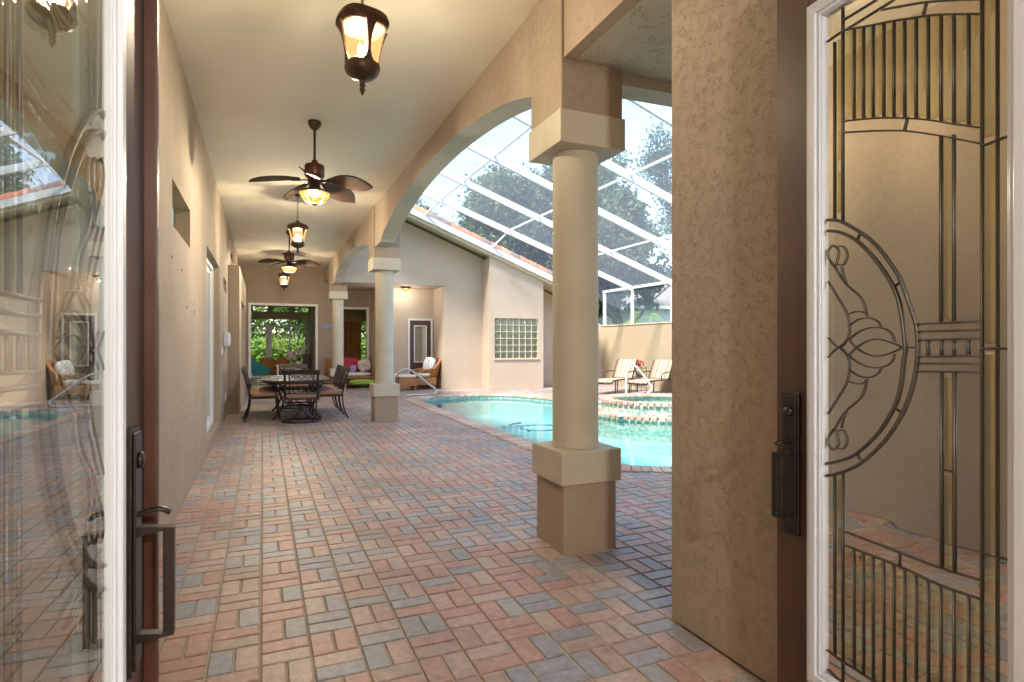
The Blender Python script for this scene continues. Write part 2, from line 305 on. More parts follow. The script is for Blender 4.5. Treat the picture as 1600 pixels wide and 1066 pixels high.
# ================================================================ mesh helpers
class MB:
    def __init__(s): s.v = []; s.f = []; s.mi = []
    def add(s, vs, fs, mi=0):
        o = len(s.v); s.v.extend([tuple(p) for p in vs]); s.f.extend([tuple(i+o for i in f) for f in fs]); s.mi.extend([mi]*len(fs)); return s
    def box(s, x0, x1, y0, y1, z0, z1, mi=0):
        v = [(x0,y0,z0),(x1,y0,z0),(x1,y1,z0),(x0,y1,z0),(x0,y0,z1),(x1,y0,z1),(x1,y1,z1),(x0,y1,z1)]
        return s.add(v, [(0,3,2,1),(4,5,6,7),(0,1,5,4),(1,2,6,5),(2,3,7,6),(3,0,4,7)], mi)
    def prism(s, poly, d, frm, mi=0):
        """polygon (a,b) extruded between d[0] and d[1]; frm maps (a,b,c) to xyz"""
        n = len(poly); v = [frm(a,b,d[0]) for a,b in poly]+[frm(a,b,d[1]) for a,b in poly]
        return s.add(v, [tuple(range(n-1,-1,-1)), tuple(range(n,2*n))]+[(i,(i+1)%n,(i+1)%n+n,i+n) for i in range(n)], mi)
    def tube(s, path, r, n=8, closed=False, mi=0, sq=(1,1)):
        path = [Vector(p) for p in path]; m = len(path); rs = r if isinstance(r, (list, tuple)) else [r]*m
        vs = []; up = Vector((0,0,1)); prev = None
        for i, p in enumerate(path):
            a = path[(i-1) % m] if (closed or i) else p; b = path[(i+1) % m] if (closed or i < m-1) else p
            t = (b-a).normalized()
            if prev is None:
                u = up if abs(t.z) < .9 else Vector((1,0,0)); x = t.cross(u).normalized()
            else: x = (prev - t*prev.dot(t)).normalized()
            prev = x; y = t.cross(x)
            for k in range(n):
                an = 2*PI*k/n+PI/n; vs.append(p+x*(math.cos(an)*rs[i]*sq[0])+y*(math.sin(an)*rs[i]*sq[1]))
        fs = []
        for i in range(m if closed else m-1):
            for k in range(n):
                a = i*n+k; b = i*n+(k+1) % n; j = ((i+1) % m)*n; fs.append((a, b, j+(k+1) % n, j+k))
        if not closed: fs += [tuple(range(n-1,-1,-1)), tuple(range((m-1)*n, m*n))]
        return s.add(vs, fs, mi)
    def lathe(s, prof, n=24, c=(0,0,0), e=None, rot=0, mi=0):
        vs = []
        for r, z in prof:
            for k in range(n):
                a = 2*PI*k/n+rot
                q = 1
                if e: q = (abs(math.cos(a-rot))**e+abs(math.sin(a-rot))**e)**(-1/e)
                vs.append((c[0]+r*q*math.cos(a), c[1]+r*q*math.sin(a), c[2]+z))
        fs = [(i*n+k, i*n+(k+1) % n, (i+1)*n+(k+1) % n, (i+1)*n+k) for i in range(len(prof)-1) for k in range(n)]
        fs += [tuple(range(n-1,-1,-1)), tuple(range((len(prof)-1)*n, len(prof)*n))]
        return s.add(vs, fs, mi)
    def ball(s, c, r, n=10, sz=(1,1,1), mi=0):
        pr = [(max(1e-4, r*math.sin(PI*i/n)), -r*math.cos(PI*i/n)*sz[2]) for i in range(n+1)]
        o = len(s.v); s.lathe(pr, n*2, (0,0,0), mi=mi)
        for i in range(o, len(s.v)): x,y,z = s.v[i]; s.v[i] = (c[0]+x*sz[0], c[1]+y*sz[1], c[2]+z)
        return s
    def xf(s, M, o=0):
        for i in range(o, len(s.v)): s.v[i] = tuple(M @ Vector(s.v[i]))
        return s
    def build(s, name, m, parent=None, smooth=False, bevel=0, label=None, local=False, sub=0, recalc=True):
        """link as one object; world coordinates unless local=True (then relative to the parent)"""
        me = bpy.data.meshes.new(name); V = np.array(s.v, dtype=float)
        c = (V.min(0)+V.max(0))/2
        me.from_pydata([tuple(p) for p in (V-c)], [], s.f)
        ms = m if isinstance(m, (list, tuple)) else [m]
        for k in ms: me.materials.append(MATS[k])
        if len(ms) > 1: me.polygons.foreach_set('material_index', s.mi)
        if recalc: bm = bmesh.new(); bm.from_mesh(me); bmesh.ops.recalc_face_normals(bm, faces=bm.faces); bm.to_mesh(me); bm.free()
        if smooth: me.polygons.foreach_set('use_smooth', [True]*len(me.polygons))
        me.update()
        o = bpy.data.objects.new(name, me); COL.objects.link(o)
        if parent is not None:
            o.parent = parent
            if local: o.location = c
            else:
                Mi = wm(parent).inverted(); q = Mi @ Matrix.Translation(c); o.matrix_local = q
        else: o.location = c
        if bevel:
            b = o.modifiers.new('bevel', 'BEVEL'); b.width = bevel; b.segments = 2; b.limit_method = 'ANGLE'; b.angle_limit = R(40)
            if smooth is False: pass
        if sub: q = o.modifiers.new('sub', 'SUBSURF'); q.levels = q.render_levels = sub
        if label: o['label'] = label
        return o
def wm(o):
    M = Matrix.LocRotScale(o.location, o.rotation_euler, o.scale)
    return (wm(o.parent) @ M) if o.parent else M
def thing(name, label, cat, loc=(0,0,0), rz=0, group=None):
    o = bpy.data.objects.new(name, None); COL.objects.link(o); o.empty_display_size = .1
    o.location = loc; o.rotation_euler = (0, 0, rz); o['label'] = label; o['category'] = cat
    if group: o['group'] = group
    return o
def tag(o, label, cat, group=None):
    o['label'] = label; o['category'] = cat
    if group: o['group'] = group
    return o
def struct(o): o['kind'] = 'structure'; return o
def copy_tree(o, loc, rz=None, label=None, parent=None):
    c = o.copy(); COL.objects.link(c)
    if parent is None:
        c.location = loc
        if rz is not None: c.rotation_euler = (0, 0, rz)
        if label: c['label'] = label
    else: c.parent = parent
    for ch in [q for q in bpy.data.objects if q.parent == o]: copy_tree(ch, None, parent=c)
    return c
def spline(pts, k=6, closed=False):
    P = [Vector(p) for p in pts]; n = len(P); outp = []
    for i in range(n if closed else n-1):
        a = P[(i-1) % n] if closed or i else P[0]; b = P[i]; c = P[(i+1) % n]; d = P[(i+2) % n] if closed or i < n-2 else P[-1]
        for j in range(k):
            t = j/k
            outp.append(.5*((2*b)+(c-a)*t+(2*a-5*b+4*c-d)*t*t+(3*b-a-3*c+d)*t**3))
    if not closed: outp.append(P[-1])
    return outp
def wall(fn, u0, u1, v0, v1, holes, th):
    """wall sheet with rectangular holes and real thickness; fn(u,v,w) -> xyz, w from 0 (face) to th"""
    mb = MB()
    us = sorted({u0, u1, *[h[0] for h in holes], *[h[1] for h in holes]}); vs_ = sorted({v0, v1, *[h[2] for h in holes], *[h[3] for h in holes]})
    for a, b in zip(us, us[1:]):
        for c, d in zip(vs_, vs_[1:]):
            if any(h[0] <= a and b <= h[1] and h[2] <= c and d <= h[3] for h in holes): continue
            for w in (0, th): mb.add([fn(a,c,w), fn(b,c,w), fn(b,d,w), fn(a,d,w)], [(0,1,2,3)])
    for (a, b, c, d) in list(holes)+[(u0, u1, v0, v1)]:
        for p, q in (((a,c),(b,c)), ((b,c),(b,d)), ((b,d),(a,d)), ((a,d),(a,c))):
            mb.add([fn(*p,0), fn(*q,0), fn(*q,th), fn(*p,th)], [(0,1,2,3)])
    return mb
XZ = lambda a, b, c: (a, c, b)
YZ = lambda a, b, c: (c, a, b)
XY = lambda a, b, c: (a, b, c)

# ================================================================ ground, pool, paving
POOL = [(3.50,6.3),(3.58,5.80),(3.95,5.50),(4.6,5.18),(5.6,4.92),(6.8,4.95),(7.9,5.4),(8.6,6.4),(8.95,7.6),(8.95,9.0),(8.6,10.6),(7.7,11.9),(7.0,12.7),(6.75,13.5),(6.50,14.25),(6.05,14.85),(5.35,15.12),(4.35,15.12),(3.85,14.85),(3.55,14.3),(3.50,13.7)]
def smooth_pool():
    s = [Vector((x,y,0)) for x,y in POOL]
    p = spline(s, 6, True)
    q = [v for v in p]
    # the long left side is straight
    for v in q:
        if 6.3 <= v.y <= 13.7 and v.x < 4: v.x = 3.50
    return [(v.x, v.y) for v in q]
PP = smooth_pool()
def offset_poly(P, d):
    n = len(P); o = []
    for i in range(n):
        a = Vector(P[i-1]); b = Vector(P[(i+1) % n]); t = (b-a).normalized(); o.append((P[i][0]+t.y*d, P[i][1]-t.x*d))
    return o
AREA = sum(PP[i-1][0]*PP[i][1]-PP[i][0]*PP[i-1][1] for i in range(len(PP)))
OUT = 1 if AREA > 0 else -1
PC = offset_poly(PP, .30*OUT)           # outer edge of the coping
def inside(P, x, y):
    P = np.array(P); x0, y0 = P[:,0], P[:,1]; x1, y1 = np.roll(x0,-1), np.roll(y0,-1)
    c = ((y0 > y) != (y1 > y)) & (x < (x1-x0)*(y-y0)/(y1-y0+1e-12)+x0)
    return bool(c.sum() % 2)
SPA = (7.72, 10.21)
# lawn all round, a frame so that the pool can go below ground
g = MB()
for x0,x1,y0,y1 in ((-300,-1.2,-300,300),(11.1,300,-300,300),(-1.2,11.1,-300,-5),(-1.2,11.1,24.6,300)): g.add([(x0,y0,-.05),(x1,y0,-.05),(x1,y1,-.05),(x0,y1,-.05)], [(0,1,2,3)])
struct(g.build('ground', 'lawn'))
# sand bed under the pavers, with the pool cut out
bm = bmesh.new()
def loop(pts):
    vs_ = [bm.verts.new((x,y,-.010)) for x,y in pts]; return [bm.edges.new((vs_[i-1], vs_[i])) for i in range(len(vs_))]
ed = loop([(-1.2,-5),(11.1,-5),(11.1,24.6),(-1.2,24.6)])+loop(PP)
bmesh.ops.triangle_fill(bm, use_beauty=True, use_dissolve=False, edges=ed)
for f in list(bm.faces):
    c = f.calc_center_median()
    if inside(PP, c.x, c.y): bm.faces.remove(f)
me = bpy.data.meshes.new('pavement'); bm.to_mesh(me); bm.free(); me.materials.append(MATS['sand_joint'])
pavement = bpy.data.objects.new('pavement', me); COL.objects.link(pavement); struct(pavement)
# pavers: basket weave, pairs lengthways and pairs crossways, neighbouring columns half a repeat apart
def paver_geo(lx, ly):
    b = .004; j = .0055; x, y = lx/2-j, ly/2-j; z0, z1, z2 = -.012, -.0035, 0.0
    v = [(-x,-y,z0),(x,-y,z0),(x,y,z0),(-x,y,z0),(-x,-y,z1),(x,-y,z1),(x,y,z1),(-x,y,z1),(-x+b,-y+b,z2),(x-b,-y+b,z2),(x-b,y-b,z2),(-x+b,y-b,z2)]
    f = [(0,1,5,4),(1,2,6,5),(2,3,7,6),(3,0,4,7),(4,5,9,8),(5,6,10,9),(6,7,11,10),(7,4,8,11),(8,9,10,11)]
    return v, f
CW = .2105
GEO = {('h'): paver_geo(CW, CW/2), ('v'): paver_geo(CW/2, CW)}
SOLID = [(-1.2,-.644,-5,24), (1.881,11.1,-5,2.387), (1.815,2.217,3.40,3.80), (1.815,2.217,10.42,10.83), (1.815,2.217,17.55,17.97),
         (5.08,11,17.18,24), (6.30,8.09,16.5,24), (-.644,-.436,12.92,24), (-.644,11,19.6,24), (-5,11,-5,.62), (3.25,5.08,18.45,24), (10.9,12,0,24)]
pv = []
for i in range(-6, 60):
    x0 = -.0124+i*CW
    if x0+CW < -.66 or x0 > 10.95: continue
    y = .2+(CW if i % 2 else 0)-CW*2
    while y < 19.7:
        for (k, cx, cy) in (('h', CW/2, CW*.25), ('h', CW/2, CW*.75), ('v', CW*.25, CW*1.5), ('v', CW*.75, CW*1.5)):
            X, Y = x0+cx, y+cy
            if X < -.62 or X > 10.9 or Y < .58 or Y > 19.62: continue
            if any(a-.02 < X < b+.02 and c-.02 < Y < d+.02 for a,b,c,d in SOLID): continue
            if abs(X-6) < 4 and inside(PC, X, Y): continue
            pv.append((k, X, Y))
        y += CW*2
def tone(x, y): return random.choices(range(6), (21, 17, 14, 21, 16, 11))[0]
def vis(x, y):
    d = x*math.sin(R(23.05))+y*math.cos(R(23.05)); r = x*math.cos(R(23.05))-y*math.sin(R(23.05))
    if d < .3: return None
    u, v = 800+914*r/d, 538+914*1.38/d
    if 250 < u < 1180 and v < 1066:
        if u > 1047 and v < 538+(u-411)*.676: return None
        return v
rank = sorted([(-(vis(p[1],p[2]) or 0), i) for i, p in enumerate(pv)])
near = {i for q, i in rank[:296] if q < 0}
pm = {}
for k in 'hv':
    for t in range(6):
        me = bpy.data.meshes.new('paver'); me.from_pydata(GEO[k][0], [], GEO[k][1]); me.materials.append(MATS[PAV[t][0]]); pm[k, t] = me
vv, ff, mi = [], [], []
for i, (k, x, y) in enumerate(pv):
    t = tone(x, y); dz = random.uniform(-.0012, .0012)
    if i in near:
        o = bpy.data.objects.new('paver', pm[k, t]); COL.objects.link(o); o.parent = pavement; o.location = (x, y, dz)
        o.rotation_euler = (random.gauss(0, .004), random.gauss(0, .004), random.gauss(0, .004))
    else:
        b = len(vv); vv += [(x+a, y+c, dz+d) for a,c,d in GEO[k][0]]; ff += [tuple(q+b for q in f) for f in GEO[k][1]]; mi += [t]*len(GEO[k][1])
me = bpy.data.meshes.new('paver_field'); me.from_pydata(vv, [], ff)
for n_, c_ in PAV: me.materials.append(MATS[n_])
me.polygons.foreach_set('material_index', mi); me.update()
o = bpy.data.objects.new('paver_field', me); COL.objects.link(o); o.parent = pavement; o['kind'] = 'stuff'
# pool basin
basin = thing('swimming_pool', 'freeform swimming pool with pale teal plaster and mosaic tile waterline beside the brick deck', 'swimming pool', (5.5,10,0))
n = len(PP); b = MB()
Z1, Z2 = -.17, -.58
b.add([(x,y,Z1) for x,y in PP]+[(x,y,Z2) for x,y in PP], [(i,(i+1)%n,(i+1)%n+n,i+n) for i in range(n)]+[tuple(range(n,2*n))])
b.build('basin', 'pool_plaster', basin)
b = MB(); b.add([(x,y,.0) for x,y in PP]+[(x,y,Z1) for x,y in PP], [(i,(i+1)%n,(i+1)%n+n,i+n) for i in range(n)]); b.build('tile_band', 'pool_tile', basin)
b = MB(); b.add([(x,y,-.105) for x,y in PP], [tuple(range(n))])
wt = b.build('water', 'pool_water'); struct(wt)
# entry steps in the far left corner and a bench line
for k, (r_, z_) in enumerate(((1.5, -.44), (1.1, -.30))):
    b = MB(); pts = [(3.52+r_*math.sin(a)*.9, 14.9-r_*math.cos(a)*1.1) for a in np.linspace(0, PI/2, 12)]
    pts = [(min(x, 6.4), y) for x, y in pts]+[(3.52, 14.9)]
    b.prism(pts, (Z2, z_), XY); b.build('step', 'pool_plaster', basin)
# coping of short bull nosed bricks
def coping(P, C, parent, z, w=.105, th=.055, over=.025, cnt=None, depth=.30):
    """bricks across the edge polyline P (inner), C centre-free outward normal from polygon order"""
    L_ = [0]
    for i in range(len(P)): L_.append(L_[-1]+(Vector(P[(i+1)%len(P)])-Vector(P[i])).length)
    N_ = int(L_[-1]/w); w = L_[-1]/N_; k = 0; shared = {}
    pr = [(-over,0),(-over+.004,th*.45),(-over+.022,th*.9),(-over+.045,th),(depth-.006,th),(depth,th-.006),(depth,0)]
    for q in range(N_):
        s = (q+.5)*w
        while L_[k+1] < s: k += 1
        a = Vector(P[k]); c = Vector(P[(k+1)%len(P)]); t = (c-a).normalized(); p = a+t*(s-L_[k]); nn = Vector((t.y, -t.x))*C
        tn = random.choices(range(3), (5,3,3))[0]
        if tn not in shared:
            mb = MB(); h = w/2-.004; mb.prism([(x_, y_-th) for x_, y_ in pr], (-h, h), lambda a_,b_,c_: (a_, c_, b_))
            m_ = bpy.data.meshes.new('coping_brick'); m_.from_pydata(mb.v, [], mb.f)
            bq = bmesh.new(); bq.from_mesh(m_); bmesh.ops.recalc_face_normals(bq, faces=bq.faces); bq.to_mesh(m_); bq.free()
            m_.materials.append(MATS[('coping_rose','coping_buff','coping_cream')[tn]]); shared[tn] = m_
        o = bpy.data.objects.new('coping_brick', shared[tn]); COL.objects.link(o); o.parent = parent
        o.location = Vector((p.x, p.y, z+random.uniform(-.001,.001)))-parent.location; o.rotation_euler = (0,0,math.atan2(nn.y, nn.x))
def ring(c, r, n=72): return [(c[0]+r*math.cos(2*PI*i/n), c[1]+r*math.sin(2*PI*i/n)) for i in range(n)]
# keep the pool coping away from where the spa stands
coping(PP, OUT, basin, .012)
b = MB(); b.add([(x,y,-.03) for x,y in offset_poly(PP, .001*OUT)]+[(x,y,-.03) for x,y in PC], [(i,(i+1)%n,(i+1)%n+n,i+n) for i in range(n)]); b.build('coping_bed', 'sand_joint', basin)
# fish and turtle mosaics on the pool floor (flat inlays)
def star(cx, cy, r, k):
    return [(cx+r*(1 if i % 2 == 0 else .38)*math.cos(i*PI/k+.3), cy+r*(1 if i % 2 == 0 else .38)*math.sin(i*PI/k+.3)*1.2) for i in range(2*k)]
b = MB(); b.prism(star(5.30, 12.75, .30, 5), (Z2+.002, Z2+.008), XY); b.tube([(5.42,12.9,Z2+.02),(5.62,13.1,Z2+.02),(5.85,13.2,Z2+.02)], .025, 4)
b.build('starfish_mosaic', 'blue_mosaic', basin, label='dark blue starfish inlay on the pool floor')
b = MB(); pt = [(5.95+.50*math.cos(a)*(1+.10*math.cos(3*a)), 12.3+.45*math.sin(a), Z2+.012) for a in np.linspace(.2, 2*PI-.5, 26)]; b.tube(pt, .022, 4)
for a in (.7, 2.2, 3.8): b.tube([(5.95+.50*math.cos(a), 12.3+.45*math.sin(a), Z2+.012), (5.95+.68*math.cos(a+.1), 12.3+.6*math.sin(a+.1), Z2+.012)], .03, 4)
b.build('turtle_mosaic', 'blue_mosaic', basin, label='blue outline of a turtle on the pool floor')
# raised spa
spa = thing('spa', 'raised round spa with bull nosed brick rim and green mosaic sides inside the pool edge', 'spa', (SPA[0], SPA[1], 0))
def annulus(ri, ro, z0, z1, c=SPA, n=72):
    m = MB(); vs_ = []
    for r, z in ((ri,z0),(ro,z0),(ro,z1),(ri,z1)): vs_ += [(c[0]+r*math.cos(2*PI*i/n), c[1]+r*math.sin(2*PI*i/n), z) for i in range(n)]
    fs = []
    for j in range(4):
        for i in range(n): fs.append((j*n+i, j*n+(i+1)%n, ((j+1)%4)*n+(i+1)%n, ((j+1)%4)*n+i))
    return m.add(vs_, fs)
annulus(1.0, 1.20, -.10, .185).build('tile_wall', 'pool_tile', spa)
annulus(.6, 1.42, -.30, -.075).build('ledge', 'pool_tile', spa)
annulus(.8, 1.66, Z2+.006, -.30).build('step_wall', 'pool_tile', spa)
annulus(.9, 2.05, Z2+.008, -.44).build('lower_step', 'pool_plaster', spa)
b = MB(); b.add([(x,y,-.5) for x,y in ring(SPA, 1.02)], [tuple(range(72))]); b.build('spa_floor', 'pool_plaster', spa)
b = MB(); b.add([(x,y,.135) for x,y in ring(SPA, 1.01)], [tuple(range(72))]); b.build('spa_water', 'spa_water', spa)
coping(ring(SPA, .98), 1, spa, .240, w=.105, depth=.27)
coping(ring(SPA, 1.20), 1, spa, -.018, w=.115, depth=.27)
b = MB(); b.box(-.10,.10,-.05,.05,0,.06); b.xf(Matrix.Translation((SPA[0]-1.30, SPA[1]-.62, -.02))); b.build('spillway', 'white_paint', spa, bevel=.01)

# ================================================================ house shell (setting)
holesL = [(5.167,6.367,2.30,2.66),(8.166,10.484,.13,2.61),(11.47,12.45,2.34,2.575),(13.9,15.04,3.25,3.37)]
struct(wall(lambda u,v,w: (-.644-w, u, v), .62, 19.6, 0, 3.8, holesL, .22).build('left_wall', 'stucco_fine'))
# lower bump-out of the left wall
b = wall(lambda u,v,w: (-.436-w, u, v), 12.92, 19.6, 0, 2.96, [(14.0,16.6,.05,2.35)], .206)

struct(b.build('left_wall_bay', 'stucco_fine'))
# end wall with the opening to the family room, and a narrower one behind the third column
struct(wall(lambda u,v,w: (u, 19.6+w, v), -.644, 3.25, 0, 3.8, [(-.363,1.555,0,2.60),(2.36,3.16,0,2.54)], .16).build('end_wall', 'stucco_fine'))
# corridor ceiling and roof mass
b = MB(); b.box(-.9, 1.80, .62, 19.8, 3.80, 3.95); struct(b.build('ceiling', 'ceiling_paint'))
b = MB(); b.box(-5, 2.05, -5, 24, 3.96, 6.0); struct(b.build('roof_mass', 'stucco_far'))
b = MB(); b.box(-.9, 2.05, -.0, .62, 3.2, 3.95); struct(b.build('roof_mass_front', 'stucco_fine'))
# porch soffit between the corridor and the pool, right wall
b = MB(); b.box(1.890, 6.0, 0, 3.60, 3.245, 3.95); struct(b.build('porch_soffit', 'stucco_soffit'))
b = MB(); b.box(1.800, 1.8895, .62, 3.37, 3.246, 3.799); struct(b.build('soffit_fascia', 'stucco_fine'))
b = MB(); b.box(1.881, 11.1, .62, 2.387, 0, 3.244); struct(b.build('right_wall', 'stucco_pillar', bevel=.012))
b = MB(); pts = [(2.238,3.16)]+[(x, 3.16+.03*math.sin(PI*(x-2.238)/4)) for x in np.linspace(2.6,6.0,8)]+[(6.2,3.10),(6.2,3.243),(2.238,3.243)]
b.prism(pts, (3.40, 3.60), XZ); struct(b.build('pool_side_beam', 'stucco_soffit'))
# arcade wall with its arches
def arch(y0, y1, ys, ye, name):
    """wall between piers from y0 to y1; the arch springs at ys and ye"""
    pts = [(y0, 3.799), (y0, 3.13)]
    if ys > y0+.01: pts.append((ys, 3.13))
    c = (ys+ye)/2; a = (ye-ys)/2; N_ = 30
    for i in range(N_+1):
        t = PI-PI*i/N_; q = .44*math.sin(t)**.86 if 0 < i < N_ else 0
        pts.append((c+a*math.cos(t)*1.0, 3.13+q+(.0005 if i in (0,N_) else 0)))
    if ye < y1-.01: pts.append((y1, 3.13))
    pts.append((y1, 3.799))
    b = MB(); b.prism(pts, (1.802, 2.05), YZ); return struct(b.build(name, 'stucco_fine'))
arch(3.841, 10.389, 3.36, 9.82, 'arcade_wall') if False else None
def arch_poly(y0, y1, P, name):
    P = [(p.x, p.y) for p in spline([Vector((a,b,0)) for a,b in P], 5)]
    pts = [(y0, 3.799), (y0, P[0][1])]+[p for p in P if p[0] > y0+.002]+[(y1, P[-1][1]), (y1, 3.799)]
    b = MB(); b.prism(pts, (1.802, 2.045), YZ); b.mi = [0,0]+[1]*(len(b.f)-2); return struct(b.build(name, ['stucco_fine','stucco_soffit']))
A1 = [(3.84,3.175),(4.2,3.285),(4.7,3.385),(5.3,3.465),(6.05,3.522),(6.7,3.538),(7.35,3.525),(8.0,3.475),(8.6,3.40),(9.15,3.305),(9.55,3.215),(9.75,3.145),(9.82,3.09)]
arch_poly(3.843, 10.388, A1, 'arcade_wall')
arch_poly(10.862, 17.50, [(10.87,3.17),(11.3,3.27),(12.0,3.385),(12.9,3.47),(13.8,3.51),(14.6,3.49),(15.4,3.42),(16.1,3.31),(16.5,3.21),(16.72,3.09)], 'arcade_wall')
arch_poly(17.99, 19.59, [(18.0,3.15),(18.5,3.32),(19.0,3.40),(19.4,3.44),(19.58,3.45)], 'arcade_wall')
# inner face of the arcade in the wall stucco, 2 mm proud of it
# gable wall: left part with recess, right part proud of it with the block window hole
top = lambda x: 4.95-.387*(x-4.0)
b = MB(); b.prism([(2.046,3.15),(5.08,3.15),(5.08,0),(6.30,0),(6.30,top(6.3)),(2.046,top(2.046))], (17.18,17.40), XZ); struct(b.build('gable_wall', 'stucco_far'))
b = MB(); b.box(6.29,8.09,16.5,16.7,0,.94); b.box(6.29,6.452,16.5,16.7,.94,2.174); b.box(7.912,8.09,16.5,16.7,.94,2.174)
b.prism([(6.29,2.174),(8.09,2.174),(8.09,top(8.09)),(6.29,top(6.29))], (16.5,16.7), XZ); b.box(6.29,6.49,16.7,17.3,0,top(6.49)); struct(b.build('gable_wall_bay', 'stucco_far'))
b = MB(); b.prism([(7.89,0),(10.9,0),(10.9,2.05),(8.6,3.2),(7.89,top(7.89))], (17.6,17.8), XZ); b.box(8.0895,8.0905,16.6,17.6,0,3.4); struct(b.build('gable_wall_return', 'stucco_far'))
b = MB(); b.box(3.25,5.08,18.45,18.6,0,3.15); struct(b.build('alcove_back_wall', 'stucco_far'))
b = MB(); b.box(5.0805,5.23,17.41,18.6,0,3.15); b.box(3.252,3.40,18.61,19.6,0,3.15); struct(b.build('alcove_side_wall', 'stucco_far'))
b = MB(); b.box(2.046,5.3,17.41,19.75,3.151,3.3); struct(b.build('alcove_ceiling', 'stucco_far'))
# garden wall
b = MB(); b.box(10.9,11.1,2.4,20.5,0,2.0); struct(b.build('garden_wall', 'stucco_garden'))
b = MB(); b.box(10.88,11.12,2.4,20.5,2.0,2.035); struct(b.build('garden_wall_cap', 'trim_cream', bevel=.006))
# facade wall around the open double doors, foyer behind the camera
b = MB(); b.box(-.9,-.33,.42,.62,0,3.2); b.box(1.875,4.5,.42,.618,0,3.2); b.box(-.33,1.875,.42,.62,2.80,3.2); struct(b.build('front_wall', 'stucco_fine'))
b = MB(); b.box(-3,4.5,-4.6,.42,-.009,.0); struct(b.build('foyer_floor', 'interior_floor'))
b = MB(); b.box(-3,4.5,-4.6,.42,3.2,3.3); struct(b.build('foyer_ceiling', 'interior_ceiling'))
b = MB(); b.box(-3.1,-3,-4.6,.42,0,3.2); b.box(4.5,4.6,-4.6,.42,0,3.2); b.box(-3.1,4.6,-4.7,-4.6,0,3.2); b.box(-3,-.9,.42,.5,0,3.2); struct(b.build('foyer_wall', 'interior_wall'))
# family room beyond the end wall
b = MB(); b.box(-1.5,4.6,19.77,24.4,.0,.006); struct(b.build('room_floor', 'interior_floor'))
b = MB(); b.box(-1.5,4.6,19.77,24.4,3.0,3.1); struct(b.build('room_ceiling', 'interior_ceiling'))
struct(wall(lambda u,v,w: (u, 24.0+w, v), -1.5, 4.6, 0, 3.0, [(-.9,1.62,.0,2.32),(-.36,.16,2.62,2.80),(.34,.95,2.62,2.80),(1.13,1.64,2.62,2.80),(3.62,3.98,.0,2.3)], .15).build('room_back_wall', 'interior_wall'))
b = MB(); b.box(-1.6,-1.5,19.77,24,0,3); b.box(4.6,4.7,19.77,24,0,3); struct(b.build('room_side_wall', 'interior_wall'))
b = MB(); b.box(2.25,3.28,21.8,21.9,0,3.0); struct(b.build('room_partition', 'interior_wall'))

# ================================================================ arcade columns
def column(y, label):
    X = 2.016; t = thing('column', label, 'column', (X, y, 0), group='round columns of the arcade')
    b = MB(); b.box(X-.203,X+.203,y-.203,y+.203,-.011,.452); b.build('plinth', 'stucco_fine', t, bevel=.006)
    b = MB(); b.box(X-.229,X+.229,y-.229,y+.229,.453,.672); b.build('base_cap', 'column_cream', t, bevel=.006)
    b = MB(); b.lathe([(.166,.673),(.166,.70),(.160,.702),(.160,1.7),(.159,2.694)], 48, (X,y,0)); b.build('shaft', 'column_cream', t, smooth=True).modifiers.new('e','EDGE_SPLIT').split_angle = R(40)
    b = MB(); b.box(X-.249,X+.249,y-.249,y+.249,2.695,2.91); b.build('capital', 'column_cream', t, bevel=.006)
    b = MB(); b.box(X-.235,X+.235,y-.235,y+.235,2.911,3.798); b.build('pier', 'stucco_fine', t, bevel=.008)
column(3.603, 'near cream column on a square stucco plinth at the pool edge of the brick walk')
column(10.626, 'middle cream column standing beside the dining chairs at the pool corner')
column(17.76, 'farthest cream column in front of the red cushioned rattan sofa')

# ================================================================ roof edge, tiles
rt = thing('roof', 'sloping terracotta tile roof edge with white gutter above the gable wall', 'roof', (5,17.3,3))
sl = math.atan(.387)
def along(x, off, y): return (x-math.sin(-sl)*0, y, top(x)+off)
b = MB(); b.prism([(1.9,top(1.9)-.02),(9.9,top(9.9)-.02),(9.9,top(9.9)+.10),(1.9,top(1.9)+.10)], (16.42,16.60), XZ); b.build('fascia', 'trim_cream', rt)
b = MB(); b.prism([(1.9,top(1.9)+.101),(9.9,top(9.9)+.101),(9.9,top(9.9)+.135),(1.9,top(1.9)+.135)], (16.44,17.75), XZ); b.build('drip_edge', 'trim_cream', rt)
b = MB(); b.prism([(1.9,top(1.9)+.136),(9.9,top(9.9)+.136),(9.9,top(9.9)+.24),(1.9,top(1.9)+.24)], (16.62,26.0), XZ); b.build('roof_deck', 'clay_c', rt)
tile = {}
for k in ('clay_a','clay_b','clay_c'):
    m = MB(); N_ = 10
    for j,(ra, xx) in enumerate(((.125,0),(.105,.42))):
        for i in range(N_+1): a = PI*i/N_; m.v.append((xx, math.cos(a)*ra*1.2, math.sin(a)*ra*1.3-.02))
        for i in range(N_+1): a = PI*i/N_; m.v.append((xx, math.cos(a)*(ra-.018)*1.2, math.sin(a)*(ra-.018)*1.3-.02))
    w = N_+1
    for i in range(N_): m.f += [(i,i+1,2*w+i+1,2*w+i), (w+i,3*w+i,3*w+i+1,w+i+1), (i,w+i,w+i+1,i+1)]
    q = bpy.data.meshes.new('roof_tile'); q.from_pydata(m.v, [], m.f); q.materials.append(MATS[k]); q.polygons.foreach_set('use_smooth', [True]*len(q.polygons)); tile[k] = q
x = 1.95; i = 0
seq = ['clay_c','clay_a','clay_a','clay_a','clay_c','clay_b','clay_b','clay_b','clay_c','clay_c','clay_a','clay_a','clay_a','clay_c','clay_a','clay_b']
while x < 9.7:
    for row in range(3):
        o = bpy.data.objects.new('roof_tile', tile[seq[(i+row*5) % len(seq)]]); COL.objects.link(o); o.parent = rt
        o.location = Vector((x, 16.74+row*.27, top(x)+.37))-rt.location; o.rotation_euler = (0, sl, 0)
    x += .34*math.cos(sl); i += 1

